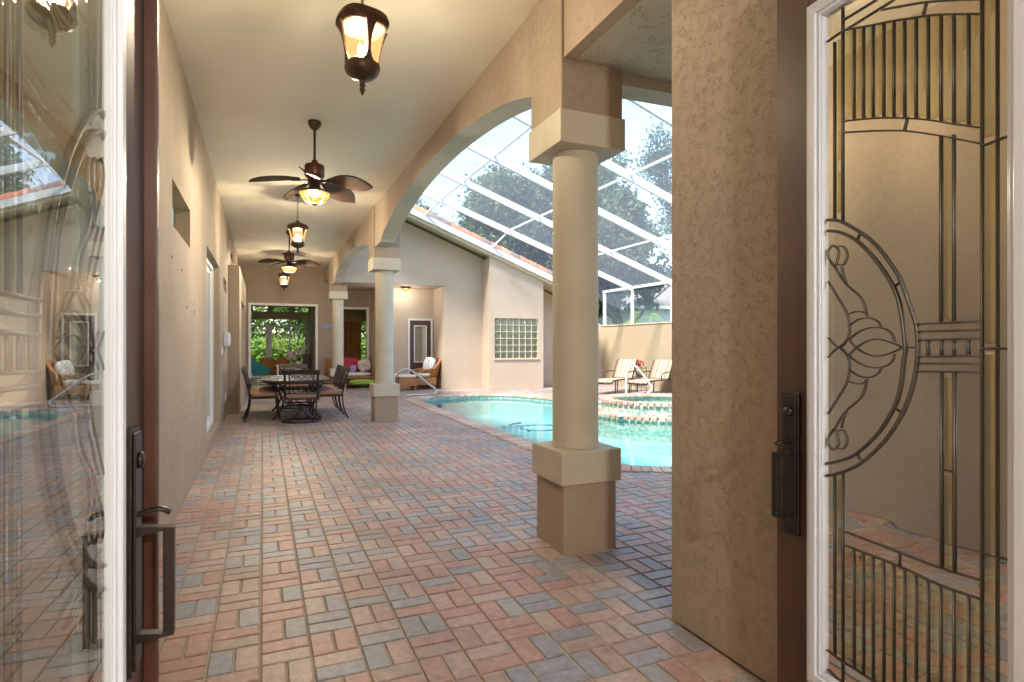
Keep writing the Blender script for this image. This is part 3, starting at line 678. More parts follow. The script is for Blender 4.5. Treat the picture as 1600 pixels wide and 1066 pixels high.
# ================================================================ screen enclosure
cg = thing('screen_enclosure', 'white aluminium pool cage with sloping beams and insect screen over the pool', 'pool enclosure', (6,10,2))
EX, EZ, M_ = 10.98, 3.22, .353
cz = lambda x: EZ+M_*(EX-x)
TOPX_ = 2.2
beamy = [2.7, 4.7, 7.55, 9.72, 11.8, 13.87, 15.87]
for y in beamy:
    b = MB(); hw = .03
    b.prism([(TOPX_,cz(TOPX_)-.14),(EX,cz(EX)-.14),(EX,cz(EX)+.03),(TOPX_,cz(TOPX_)+.03)], (y-hw,y+hw), XZ); b.build('beam', 'white_metal', cg)
    b = MB(); b.box(EX-.04,EX+.04,y-.035,y+.035,2.036,EZ-.05); b.build('post', 'white_metal', cg)
b = MB(); b.box(EX-.04,EX+.04,17.5,17.58,2.036,EZ-.05); b.build('post', 'white_metal', cg)
px_ = [3.05, 4.6, 6.66, 8.85]
for x in px_:
    b = MB(); b.box(x-.022,x+.022,2.4,15.87,cz(x)-.045,cz(x)-.002); b.tube([(x,15.87,cz(x)-.03),(x-.35,16.37,top(x-.35)+.22)], .03, 4); b.build('purlin', 'white_metal', cg)
b = MB(); b.box(EX-.045,EX+.045,2.4,17.6,EZ-.051,EZ+.028); b.build('eave_beam', 'white_metal', cg)
# gutter-side beam against the gable
b = MB(); b.prism([(TOPX_,top(TOPX_)+.07),(9.9,top(9.9)+.07),(9.9,top(9.9)+.25),(TOPX_,top(TOPX_)+.25)], (16.34,16.417), XZ); b.build('wall_beam', 'white_metal', cg)
gy = [2.4]+beamy; gx = [TOPX_]+px_+[EX]
for a, c in zip(gy, gy[1:]):
    for p, q in zip(gx, gx[1:]):
        b = MB(); b.add([(p,a+.03,cz(p)-.02),(q,a+.03,cz(q)-.02),(q,c-.03,cz(q)-.02),(p,c-.03,cz(p)-.02)], [(0,1,2,3)]); b.build('screen_panel', 'insect_screen', cg)
for p, q in zip(gx, gx[1:]):
    p2 = p-.35 if p > TOPX_ else p; q2 = q-.35 if q < EX else q
    b = MB(); b.add([(p,15.9,cz(p)-.02),(q,15.9,cz(q)-.02),(q2,16.37,top(q2)+.22),(p2,16.37,top(p2)+.22)], [(0,1,2,3)]); b.build('screen_panel', 'insect_screen', cg)
for a, c in zip(gy+[15.87], gy[1:]+[17.5]):
    if c <= a: continue
    b = MB(); b.add([(EX,a+.035,2.04),(EX,c-.035,2.04),(EX,c-.035,EZ-.05),(EX,a+.035,EZ-.05)], [(0,1,2,3)]); b.build('screen_panel', 'insect_screen', cg)

# ================================================================ windows and doors in the walls
t = thing('glass_block_window', 'square window of glass blocks in the gable wall above the pool edge', 'window', (7.18,16.6,1.5))
bw, bh = 1.46/7, 1.234/6
b = MB()
for i in range(8): x = 6.452+i*bw; b.box(max(6.452,x-.008), min(7.912,x+.008), 16.535,16.66,.94,2.174)
for j in range(7): z = .94+j*bh; b.box(6.452,7.912,16.536,16.659,max(.94,z-.008),min(2.174,z+.008))
b.build('mortar', 'mortar_pale', t)
def block_mesh(w, h, m):
    mb = MB(); rings = [(.0,0),(.012,-.012),(.026,-.004),(.040,-.010)]; n = 0
    for ins, y in rings:
        a, c = w/2-.009-ins, h/2-.009-ins; mb.v += [(-a,y,-c),(a,y,-c),(a,y,c),(-a,y,c)]
    for k in range(3): mb.f += [(4*k+i, 4*k+(i+1)%4, 4*k+4+(i+1)%4, 4*k+4+i) for i in range(4)]
    mb.f.append((12,13,14,15)); me = bpy.data.meshes.new('glass_block'); me.from_pydata(mb.v, [], mb.f); me.materials.append(MATS[m]); return me
bmsh = block_mesh(bw, bh, 'blockface_glass')
for i in range(7):
    for j in range(6):
        o = bpy.data.objects.new('glass_block', bmsh); COL.objects.link(o); o.parent = t; o.location = (6.452+(i+.5)*bw-7.18, 16.55-16.6, .94+(j+.5)*bh-1.5)
b = MB(); b.box(6.30,8.05,16.72,16.74,.8,2.3); b.build('backing', 'curtain_green', t)
b = MB(); b.box(6.42,7.95,16.47,16.53,.905,.939); b.build('sill', 'trim_cream', t)
def side_blocks(y0, y1, z0, z1, nx, label, nz=1):
    t = thing('glass_block_niche', label, 'window', (-.7,(y0+y1)/2,z0), group='glass block slots in the left wall')
    w, h = (y1-y0)/nx, (z1-z0)/nz; me = block_mesh(w, h, 'block_glass')
    for i in range(nx):
        for j in range(nz):
            o = bpy.data.objects.new('glass_block', me); COL.objects.link(o); o.parent = t; o.rotation_euler = (0,0,R(90))
            o.location = (-.775+.7, y0+(i+.5)*w-(y0+y1)/2, (j+.5)*h)
    b = MB()
    for i in range(1,nx): b.box(-.79,-.772,y0+i*w-.006,y0+i*w+.006,z0,z1)
    b.box(-.86,-.84,y0,y1,z0,z1); b.build('mortar', 'mortar_pale', t)
side_blocks(5.167,6.367,2.30,2.66,6,'nearest slot of glass blocks set high in the left wall')
side_blocks(11.47,12.45,2.34,2.575,4,'small glass block slot above the white meter box')
side_blocks(13.9,15.04,3.25,3.37,5,'highest narrow slot near the ceiling above the wall bay')
def slider(x, y0, y1, z0, z1, label, fx=.0):
    t = thing('sliding_door', label, 'sliding door', (x,(y0+y1)/2,z0))
    b = MB(); f = .06
    b.box(x-.10,x-.03,y0,y0+f,z0,z1); b.box(x-.10,x-.03,y1-f,y1,z0,z1); b.box(x-.101,x-.029,y0+f,y1-f,z1-f,z1); b.box(x-.101,x-.029,y0+f,y1-f,z0,z0+f); b.build('frame', 'white_paint', t)
    m = (y0+y1)/2
    for a, c, q in ((y0+f, m+.03, .045), (m-.03, y1-f, .080)):
        b = MB(); b.box(x-q-.015,x-q+.010,a,a+.06,z0+f,z1-f); b.box(x-q-.015,x-q+.010,c-.06,c,z0+f,z1-f); b.box(x-q-.014,x-q+.009,a+.06,c-.06,z1-f-.07,z1-f); b.box(x-q-.014,x-q+.009,a+.06,c-.06,z0+f,z0+f+.08)
        s = b.build('sash', 'white_paint', t)
        b = MB(); b.box(x-q-.004,x-q+.002,a+.06,c-.06,z0+f+.08,z1-f-.07); b.build('pane', 'window_glass', s)
    b = MB(); b.box(x-.9,x-.88,y0-.2,y1+.2,z0-.1,z1+.2); b.build('room_shade_sheet', 'room_shade_dark', t)  # dark sheet in place of a room, its shade put into the colour
    b = MB(); b.box(x-.12,x+.035,y0-.02,y1+.02,z0-.05,z0-.001); b.build('sill', 'white_paint', t, bevel=.005)
slider(-.70, 8.166, 10.484, .13, 2.61, 'white framed sliding glass door recessed in the left stucco wall')
slider(-.50, 14.0, 16.6, .05, 2.35, 'white framed glass door in the wall bay beside the dining table')
# door in the alcove
t = thing('alcove_door', 'dark brown door with a tall framed glass light in the alcove behind the rattan chair', 'door', (4.64,18.44,0))
D0, D1 = 4.30, 4.98
b = MB(); b.box(D0-.06,D0,18.40,18.449,0,2.20); b.box(D1,D1+.06,18.40,18.449,0,2.20); b.box(D0,D1,18.40,18.449,2.14,2.20); b.build('casing', 'white_paint', t)
b = MB(); b.box(D0,D0+.13,18.41,18.445,.01,2.14); b.box(D1-.13,D1,18.41,18.445,.01,2.14); b.box(D0+.13,D1-.13,18.41,18.445,1.98,2.14); b.box(D0+.13,D1-.13,18.41,18.445,.01,.80); b.build('leaf', 'door_wood', t)
b = MB(); a, c = D0+.13, D1-.13; b.box(a,a+.03,18.39,18.44,.80,1.98); b.box(c-.03,c,18.39,18.44,.80,1.98); b.box(a+.03,c-.03,18.39,18.44,1.95,1.98); b.box(a+.03,c-.03,18.39,18.44,.80,.83); b.build('light_frame', 'white_paint', t)
b = MB(); b.box(a+.03,c-.03,18.415,18.42,.83,1.95); b.build('pane', 'clear_glass', t)
b = MB(); b.box(a+.03,c-.14,18.437,18.4385,.83,1.95); b.build('blind', 'stucco_fine', t)
b = MB(); b.box(c-.139,c-.03,18.436,18.4385,.83,1.95); b.build('curtain', 'cushion_cream', t)
# white casings of the two end wall openings
def casing(x0, x1, z1, label):
    t = thing('door_casing', label, 'door frame', ((x0+x1)/2,19.58,0))
    b = MB(); b.box(x0-.05,x0+.02,19.56,19.78,0,z1+.05); b.build('jamb', 'white_paint', t)
    b = MB(); b.box(x1-.02,x1+.05,19.56,19.78,0,z1+.05); b.build('jamb', 'white_paint', t)
    b = MB(); b.box(x0+.02,x1-.02,19.56,19.78,z1-.02,z1+.05); b.build('head', 'white_paint', t)
    for z in (.35,1.0,1.6,2.3):
        b = MB(); b.box(x0+.021,x0+.035,19.62,19.70,z,z+.10); b.build('hinge', 'brass', t)
        b = MB(); b.box(x1-.035,x1-.021,19.62,19.70,z,z+.10); b.build('hinge', 'brass', t)
casing(-.363, 1.555, 2.60, 'wide pale door frame of the opening to the family room at the corridor end')
casing(2.36, 3.16, 2.54, 'narrow white door frame behind the red cushioned sofa')
t = thing('folded_door', 'dark wood door leaf standing open at the right side of the family room opening', 'door', (1.50,19.9,0))
b = MB(); b.box(1.42,1.47,19.80,20.55,.02,2.55); b.build('leaf', 'black_metal', t)
# family room windows
t = thing('garden_window', 'wide grey framed garden window behind the orange sofa', 'window', (.36,24,0))
for x in (-.9,.95-.03,1.58):
    b = MB(); b.box(x,x+.05,24.0,24.08,0,2.32); b.build('mullion', 'plastic_grey', t)
b = MB(); b.box(.10,.30,23.96,24.10,0,2.03); b.build('post', 'plastic_grey', t)
b = MB(); b.box(-.85,1.58,24.0,24.081,2.03,2.09); b.build('transom', 'plastic_grey', t)
b = MB(); b.box(-.9,1.62,24.04,24.05,0,2.32); b.build('pane', 'clear_glass', t)
b = MB()
for i in range(9): b.tube([(1.50+i*.03, 23.9+.02*(i%2), 0),(1.50+i*.03, 23.9+.02*(i%2), 2.3)], .02, 6)
tag(b.build('curtain', 'curtain_green'), 'pale grey green curtain at the right edge of the garden window', 'curtain')
b = MB()
for i in range(12): b.tube([(2.36+i*.08, 21.7+.03*(i%2), .01),(2.36+i*.08, 21.7+.03*(i%2), 2.2)], .045, 8)
tag(b.build('curtain', 'curtain_orange', smooth=True), 'orange brown drape seen through the opening behind the red sofa', 'curtain')

# ================================================================ entrance double door leaves with leaded glass
LEAD = [(1, [(0.219, 2.416), (0.283, 2.421), (0.326, 2.408), (0.393, 2.385), (0.461, 2.362), (0.532, 2.335), (0.598, 2.308), (0.705, 2.253)]), (1, [(0.415, 2.419), (0.488, 2.392), (0.558, 2.365), (0.634, 2.329), (0.705, 2.292)]), (1, [(0.283, 2.457), (0.403, 2.457)]), (1, [(0.299, 2.42), (0.461, 2.425)]), (1, [(0.551, 2.327), (0.56, 2.362)]), (1, [(0.285, 2.121), (0.393, 2.091), (0.488, 2.057), (0.562, 2.025), (0.637, 1.986), (0.703, 1.953)]), (1, [(0.285, 2.083), (0.393, 2.051), (0.495, 2.016), (0.598, 1.967), (0.71, 1.907)]), (1, [(0.495, 2.016), (0.504, 2.05)]), (1, [(0.71, 1.903), (0.768, 1.908)]), (2, [(0.223, 1.805), (0.273, 1.79), (0.349, 1.739), (0.408, 1.684), (0.453, 1.623), (0.485, 1.569), (0.514, 1.489), (0.532, 1.434), (0.536, 1.37), (0.532, 1.318), (0.516, 1.241), (0.485, 1.165), (0.429, 1.079), (0.354, 1.002), (0.279, 0.954), (0.221, 0.93)]), (2, [(0.223, 1.768), (0.273, 1.753), (0.334, 1.715), (0.402, 1.643), (0.461, 1.553), (0.485, 1.476), (0.498, 1.37), (0.494, 1.338), (0.483, 1.251), (0.462, 1.187), (0.41, 1.103), (0.333, 1.026), (0.279, 0.995), (0.221, 0.972)]), (1, [(0.334, 1.715), (0.349, 1.739)]), (1, [(0.461, 1.553), (0.485, 1.569)]), (1, [(0.498, 1.37), (0.536, 1.37)]), (1, [(0.462, 1.187), (0.487, 1.174)]), (1, [(0.333, 1.026), (0.354, 1.002)]), (0.8, [(0.243, 1.716), (0.223, 1.699), (0.226, 1.673), (0.25, 1.641), (0.26, 1.662), (0.265, 1.695), (0.243, 1.716)]), (0.8, [(0.243, 1.021), (0.223, 1.038), (0.226, 1.064), (0.25, 1.096), (0.26, 1.075), (0.265, 1.042), (0.243, 1.021)]), (0.8, [(0.265, 1.707), (0.286, 1.703), (0.299, 1.674), (0.286, 1.645), (0.267, 1.647)]), (0.8, [(0.265, 1.031), (0.286, 1.034), (0.299, 1.064), (0.286, 1.093), (0.267, 1.09)]), (0.8, [(0.233, 1.666), (0.25, 1.641), (0.293, 1.58), (0.343, 1.537), (0.361, 1.509), (0.37, 1.471)]), (0.8, [(0.233, 1.071), (0.25, 1.096), (0.293, 1.158), (0.343, 1.201), (0.361, 1.229), (0.37, 1.268)]), (0.8, [(0.223, 1.595), (0.26, 1.541), (0.296, 1.485), (0.307, 1.441), (0.302, 1.402), (0.267, 1.369), (0.223, 1.403)]), (0.8, [(0.223, 1.141), (0.26, 1.196), (0.296, 1.252), (0.307, 1.297), (0.302, 1.336), (0.267, 1.369), (0.223, 1.334)]), (0.8, [(0.277, 1.638), (0.283, 1.609), (0.296, 1.577)]), (0.8, [(0.277, 1.1), (0.283, 1.129), (0.296, 1.161)]), (0.8, [(0.306, 1.479), (0.331, 1.486), (0.361, 1.482), (0.373, 1.468)]), (0.8, [(0.306, 1.258), (0.331, 1.252), (0.361, 1.256), (0.373, 1.27)]), (0.8, [(0.306, 1.441), (0.343, 1.461), (0.385, 1.462), (0.411, 1.448), (0.42, 1.432)]), (0.8, [(0.306, 1.297), (0.343, 1.277), (0.385, 1.276), (0.411, 1.291), (0.42, 1.307)]), (0.8, [(0.306, 1.396), (0.343, 1.421), (0.391, 1.433), (0.436, 1.426), (0.458, 1.408), (0.464, 1.388)]), (0.8, [(0.306, 1.341), (0.343, 1.318), (0.391, 1.306), (0.436, 1.313), (0.458, 1.331), (0.464, 1.352)]), (0.8, [(0.331, 1.369), (0.367, 1.388), (0.408, 1.396), (0.453, 1.385), (0.49, 1.37)]), (0.8, [(0.331, 1.369), (0.367, 1.35), (0.408, 1.343), (0.453, 1.354), (0.49, 1.37)]), (0.8, [(0.267, 1.369), (0.302, 1.397), (0.331, 1.369)]), (0.8, [(0.267, 1.369), (0.302, 1.341), (0.331, 1.369)]), (1.3, [(0.534, 1.439), (0.706, 1.44)]), (1.3, [(0.534, 1.417), (0.706, 1.418)]), (1.3, [(0.534, 1.392), (0.706, 1.395)]), (1.3, [(0.532, 1.343), (0.706, 1.349)]), (1.3, [(0.534, 1.324), (0.706, 1.328)]), (1.3, [(0.534, 1.301), (0.706, 1.306)]), (1.3, [(0.708, 1.368), (0.769, 1.369)]), (1.2, [(0.566, 1.392), (0.566, 1.346)]), (1.2, [(0.604, 1.392), (0.604, 1.347)]), (1.2, [(0.637, 1.391), (0.637, 1.348)]), (1.2, [(0.675, 1.391), (0.675, 1.348)]), (1.2, [(0.602, 1.967), (0.602, 1.441)]), (1.2, [(0.637, 1.956), (0.637, 1.44)]), (1.3, [(0.604, 1.3), (0.604, 0.755)]), (1.3, [(0.639, 1.302), (0.639, 0.751)]), (1, [(0.608, 1.03), (0.635, 1.028)]), (1.2, [(0.29, 0.759), (0.477, 0.754), (0.599, 0.751), (0.705, 0.756)]), (1.2, [(0.29, 0.714), (0.477, 0.712), (0.599, 0.702), (0.705, 0.706)]), (1, [(0.48, 0.755), (0.48, 0.713)]), (1, [(0.713, 0.829), (0.772, 0.833)]), (1, [(0.219, 0.333), (0.278, 0.323), (0.326, 0.324), (0.361, 0.321), (0.393, 0.32), (0.479, 0.318), (0.603, 0.326), (0.71, 0.34)]), (1, [(0.222, 0.268), (0.278, 0.255), (0.434, 0.254), (0.71, 0.288)])]
def leaf(name, latch, ang, sg, label, ext, glass_m, astragal):
    """s runs from the latch edge to the hinge, q towards the viewer, z up"""
    t = thing(name, label, 'door', (latch[0], latch[1], 0), ang)
    def bx(mb, s0, s1, q0, q1, z0, z1): mb.box(s0, s1, min(sg*q0,sg*q1), max(sg*q0,sg*q1), z0, z1); return mb
    G0, G1, Z0, Z1 = .212+ext, .775+ext, .255, 2.505; Wd = .95+ext; TH = -.045
    bx(MB(), 0, G0-.062, TH, .004, .02, 2.76).build('stile', 'door_wood', t, bevel=.003, local=True)
    bx(MB(), G1+.062, Wd, TH, .004, .02, 2.76).build('stile', 'door_wood', t, bevel=.003, local=True)
    bx(MB(), G0-.061, G1+.061, TH, .0035, .02, Z0-.05).build('bottom_rail', 'door_wood', t, local=True)
    bx(MB(), G0-.061, G1+.061, TH, .0035, Z1+.05, 2.76).build('top_rail', 'door_wood', t, local=True)
    # white moulded lip frame, three steps, on both faces
    def fr(mb, o, i, q0, q1):
        bx(mb, G0-o, G0-i, q0, q1, Z0-o, Z1+o); bx(mb, G1+i, G1+o, q0, q1, Z0-o, Z1+o); bx(mb, G0-i, G1+i, q0, q1, Z0-o, Z0-i); bx(mb, G0-i, G1+i, q0, q1, Z1+i, Z1+o)
    f = MB(); fr(f, .064, .047, 0, .013); fr(f, .0469, .020, 0, .022); fr(f, .0199, .006, 0, .014); fr(f, .0059, -.0, -.010, .0095)
    fr(f, .064, .010, TH-.013, TH); f.build('glass_frame', 'white_lip', t, bevel=.003, local=True)
    def sheet(q): m = MB(); m.add([(G0+.001,sg*q,Z0+.001),(G1-.001,sg*q,Z0+.001),(G1-.001,sg*q,Z1-.001),(G0+.001,sg*q,Z1-.001)], [(0,1,2,3)] if sg < 0 else [(3,2,1,0)]); return m
    pane = sheet(.0066 if astragal else -.0055).build('glass_pane', glass_m, t, local=True, recalc=False)
    bx(MB(), G0+.001, G1-.001, -.007, -.006, Z0+.001, Z1-.001).build('textured_pane', 'inner_glass', t, local=True)
    # leading
    m = MB()
    def came(P, w=1):
        P = [(s+ext, z) for s, z in P]
        P = [(s, z) for s, z in P if G0-.01 < s < G1+.01 and Z0-.02 < z < Z1+.02]
        if len(P) < 2: return
        if len(P) > 3: P = [(v.x, v.y) for v in spline([Vector((a,b,0)) for a,b in P], 4)]
        m.tube([(s, sg*-.0015, z) for s, z in P], .0028*w, 6, sq=(1,.9))
    for w, P in LEAD: came(P, w)
    XT = [.325,.359,.393,.429,.462,.496,.531,.566,.602,.637,.675]
    def interp(C, s):
        for (a, za), (b_, zb) in zip(C, C[1:]):
            if a <= s <= b_: return za+(zb-za)*(s-a)/(b_-a)
        return C[-1][1]
    T1 = LEAD[0][1]; T2 = LEAD[5][1]; B2 = LEAD[-4-1][1]; B3 = LEAD[-2][1]
    for P in ([(.708,.25),(.708,2.51)], [(.745,.25),(.745,2.51)], [(.250,2.40),(.250,1.80)], [(.282,2.50),(.282,1.79)], [(.250,.94),(.250,.33)], [(.282,.95),(.282,.25)]): came(P, 1.15)
    B2 = [(.29,.714),(.477,.712),(.599,.702),(.705,.706)]; B3 = [(.219,.333),(.278,.323),(.326,.324),(.361,.321),(.393,.32),(.479,.318),(.603,.326),(.71,.34)]
    for s in XT: came([(s, interp(T2, s)), (s, interp(T1, s))], 1.1); came([(s, interp(B3, s)), (s, interp(B2, s))], 1.1)
    m.build('leading', 'leading', t, smooth=True, local=True)
    # bevelled strips of glass between the cames, each a piece of its own
    XS = [.284]+XT+[.706]
    def strip(s0, s1, z0, z1):
        s0 += ext+.004; s1 += ext-.004; q = .004; k = min(.007, (s1-s0)/3)
        v = [(s0,z0,0),(s1,z0,0),(s1,z1,0),(s0,z1,0),(s0+k,z0+k,q),(s1-k,z0+k,q),(s1-k,z1-k,q),(s0+k,z1-k,q)]
        mb = MB(); mb.add([(a, sg*(-.0025+c), b_) for a, b_, c in v], [(0,1,5,4),(1,2,6,5),(2,3,7,6),(3,0,4,7),(4,5,6,7)]); mb.build('bevelled_strip', 'bevel_glass', t, local=True)
    for a, b_ in zip(XS, XS[1:]):
        c = (a+b_)/2; strip(a, b_, interp(T2, c)+.006, interp(T1, c)-.006); strip(a, b_, interp(B3, c)+.006, interp(B2, c)-.006)
    strip(.710,.744,.26,1.36); strip(.710,.744,1.38,1.90); strip(.710,.744,1.92,2.50); strip(.252,.281,1.82,2.40); strip(.252,.281,.34,.93); strip(.606,.636,1.45,1.96); strip(.606,.637,.76,1.02); strip(.606,.637,1.035,1.295)
    # handle set: back plate, deadbolt, thumb lever, grip
    hs = .075+ext*.75
    h = MB(); bx(h, hs-.038, hs+.038, .004, .016, .69, 1.205); bx(h, hs-.030, hs+.030, .0161, .022, .70, 1.195); hp = h.build('handle_plate', 'iron_handle', t, bevel=.003, local=True)
    h = MB(); h.lathe([(.018,0),(.018,.006),(.010,.010),(.001,.010)], 16); h.xf(Matrix.Translation((hs, sg*.0225, 1.135)) @ Matrix.Rotation(R(-90*sg), 4, 'X')); h.build('deadbolt', 'iron_handle', t, smooth=True, local=True)
    h = MB(); h.tube([(hs,sg*.018,.985),(hs,sg*.045,.987),(hs-.005,sg*.075,.992),(hs-.02,sg*.098,1.0)] , [.009,.008,.007,.006], 8, sq=(1,1)); h.lathe([(.014,0),(.014,.008),(.001,.008)], 12, (0,0,0)); h.build('thumb_lever', 'iron_handle', t, smooth=True, local=True) if False else None
    h = MB(); h.tube(spline([(hs,sg*.018,1.018),(hs,sg*.042,1.026),(hs,sg*.062,1.028),(hs-.004,sg*.078,1.018)],3), [.008]*10, 8, sq=(1.5,.7)); h.build('thumb_lever', 'iron_handle', t, smooth=True, local=True)
    h = MB(); Q = .078
    h.tube([(hs,sg*.018,.985),(hs,sg*Q,.985),(hs,sg*Q,.760),(hs,sg*.018,.760)], .0150, 4, sq=(1.15,1.0)); h.build('grip', 'iron_handle', t, bevel=.003, local=True)
    if astragal:
        bx(MB(), -.022, .006, .0045, .034, .02, 2.75).build('astragal', 'door_edge', t, bevel=.004, local=True)
        bx(MB(), .0062, .010, .0045, .007, .02, 2.75).build('weather_strip', 'black_metal', t, local=True)
        bx(MB(), -.030, -.0225, -.02, .030, .02, 2.75).build('weather_strip', 'plastic_grey', t, local=True)
    return t
def angv(dx, dy): return math.atan2(dy, dx)
d_ = R(4); leaf('entrance_door', (1.789,1.641), angv(-math.sin(d_), -math.cos(d_)), -1, 'right entrance door leaf, dark brown with white framed leaded glass and iron grip handle, open against the pillar', 0, 'door_glass', False)
d_ = R(1.2); leaf('entrance_door', (-.2613,1.586), angv(-math.sin(d_), -math.cos(d_)), 1, 'left entrance door leaf seen at a steep angle, its glass mirroring the pool', .08, 'left_glass', True)

# small things on the left wall
t = thing('meter_box', 'white electrical box fixed to the left wall beyond the sliding door', 'utility box', (-.64,11.9,1.35))
b = MB(); b.box(-.643,-.575,11.55,12.15,1.34,1.60); b.build('box', 'plastic_grey', t, bevel=.01)
b = MB(); b.box(-.5745,-.560,11.60,12.10,1.36,1.58); b.build('lid', 'white_paint', t, bevel=.005)
b = MB(); b.box(-.643,-.632,10.98,11.08,1.20,1.33); b.box(-.6315,-.622,11.01,11.05,1.24,1.29); tag(b.build('light_switch', 'white_paint'), 'small white light switch plate on the left wall before the bay', 'light switch')
b = MB(); b.box(-.643,-.625,11.8,11.9,.36,.49); tag(b.build('wall_outlet', 'plastic_grey'), 'grey weatherproof outlet low on the left wall', 'outlet')
b = MB()
for i in range(5): b.ball((1.78+i*.10, 19.585, 1.95+.03*math.sin(i*1.4)), .065, 5, sz=(1,.3,1))
b.box(1.72,2.24,19.582,19.598,1.90,1.99)
tag(b.build('wall_plaque', 'plaque_blue'), 'blue and white decorative plaque on the end wall left of the far column', 'plaque')

t = thing('wall_anchor', 'four small dark anchor holes left in the stucco near the door leaf', 'anchor', (-.643,5.6,1.9))
for y, z in ((5.15,2.05),(5.75,2.02),(6.1,1.72),(6.75,1.71)):
    b = MB(); b.lathe([(.012,0),(.010,.004),(.001,.005)], 10); b.xf(Matrix.Translation((-.6435,y,z)) @ Matrix.Rotation(R(90),4,'Y')); b.build('plug', 'black_metal', t)

# ================================================================ lanterns and fans over the walk
LX = .515
def point(name, loc, e, col, r, parent):
    l = bpy.data.objects.new(name, bpy.data.lights.new(name, 'POINT')); COL.objects.link(l); l.data.energy = e; l.data.color = col; l.data.shadow_soft_size = r
    l.parent = parent; l.location = loc; return l
def make_lantern():
    t = thing('lantern', 'nearest bronze hanging lantern with four amber glass panes under the corridor ceiling', 'lantern', (0,0,0), group='amber lanterns hanging along the corridor')
    K = dict(local=True); e = 3.2; q = PI/4
    b = MB(); b.lathe([(.012,.49),(.03,.47),(.05,.455),(.095,.435),(.122,.42)], 32, e=2.4, rot=q); b.build('crown', 'bronze', t, smooth=True, **K)
    b = MB(); b.lathe([(.118,.425),(.135,.410),(.140,.385),(.134,.350),(.122,.335),(.116,.340)], 32, e=e, rot=q)
    for k in range(40):
        a = 2*PI*k/40; rr = .137*(abs(math.cos(a-q))**e+abs(math.sin(a-q))**e)**(-1/e); b.ball((rr*math.cos(a), rr*math.sin(a), .378), .008, 3, sz=(1,1,2.2))
    b.build('roof_band', 'bronze', t, smooth=True, **K)
    b = MB(); b.lathe([(.118,.345),(.110,.29),(.096,.22),(.086,.165),(.082,.13)], 32, e=e, rot=q); b.f = b.f[:-2]; b.build('glass_shade', 'amber_pane', t, smooth=True, **K)
    for k in range(4):
        a = q+k*PI/2+PI/4*0; pr = [(.350,.135,.032),(.31,.122,.022),(.27,.112,.013),(.22,.103,.008),(.18,.096,.010),(.15,.091,.020),(.125,.087,.036)]
        b = MB(); vs_ = []
        for z, r_, w in pr:
            rr = r_*1.10
            for s in (-1, 1): vs_.append((rr*math.cos(a)-s*w*math.sin(a), rr*math.sin(a)+s*w*math.cos(a), z))
            for s in (1, -1): vs_.append(((rr-.012)*math.cos(a)-s*w*math.sin(a), (rr-.012)*math.sin(a)+s*w*math.cos(a), z))
        fs = [(4*i+j, 4*i+(j+1)%4, 4*i+4+(j+1)%4, 4*i+4+j) for i in range(len(pr)-1) for j in range(4)]
        b.add(vs_, fs); b.build('strap', 'bronze', t, **K)
    b = MB(); b.lathe([(.086,.140),(.098,.128),(.100,.105),(.088,.075),(.06,.052),(.03,.045),(.022,.040)], 32, e=2.5, rot=q); b.build('cup', 'bronze', t, smooth=True, **K)
    b = MB(); b.lathe([(.018,.045),(.020,.030),(.012,.022),(.019,.008),(.012,-.006),(.018,-.020),(.010,-.034),(.006,-.046),(.001,-.052)], 16); b.build('finial', 'bronze', t, smooth=True, **K)
    for x, y in ((.022,.0),(-.020,.012)):
        b = MB(); b.lathe([(.008,.15),(.009,.19),(.015,.205),(.017,.225),(.012,.25),(.004,.27),(.001,.275)], 12, (x,y,0)); b.build('bulb', 'bulb', t, smooth=True, **K)
    # chain to the ceiling canopy
    b = MB(); z = .485; i = 0; Htop = 3.80-ZB
    while z < Htop-.03:
        L_ = .030 if z < .7 or True else .03; pts = []
        for k in range(12):
            a = 2*PI*k/12; u_, w_ = .012*math.cos(a), L_*.75*math.sin(a)+L_*.6
            pts.append((u_, 0, z+w_) if i % 2 else (0, u_, z+w_))
        b.tube(pts, .0032, 5, True); z += L_*1.15; i += 1
    b.build('chain', 'bronze', t, smooth=True, **K)
    b = MB(); b.lathe([(.060,Htop-.001),(.060,Htop-.012),(.035,Htop-.03),(.008,Htop-.045),(.001,Htop-.045)], 20); b.build('canopy', 'bronze', t, smooth=True, **K)
    point('lamp_light', (0,0,.20), 74, (1,.97,.93), .05, t)
    return t
ZB = 2.915
lan = make_lantern(); lan.location = (.545,3.56,ZB); lan.rotation_euler = (0,0,R(-23.05-9-45+45))
copy_tree(lan, (LX,10.05,2.89), R(-5), 'middle hanging lantern on its long chain between the two ceiling fans')
copy_tree(lan, (LX,16.72,2.83), R(-10), 'farthest hanging lantern just below and left of the second fan light')
for o in [q for q in bpy.data.objects if q.parent and q.parent.name.startswith('lantern') and q.name.startswith(('chain','canopy'))]:
    dz = ZB-o.parent.location.z
    if o.name.startswith('canopy'): o.location.z += dz
    elif dz > .001: o.scale = (1,1,1+dz/.42); o.location.z += dz/2
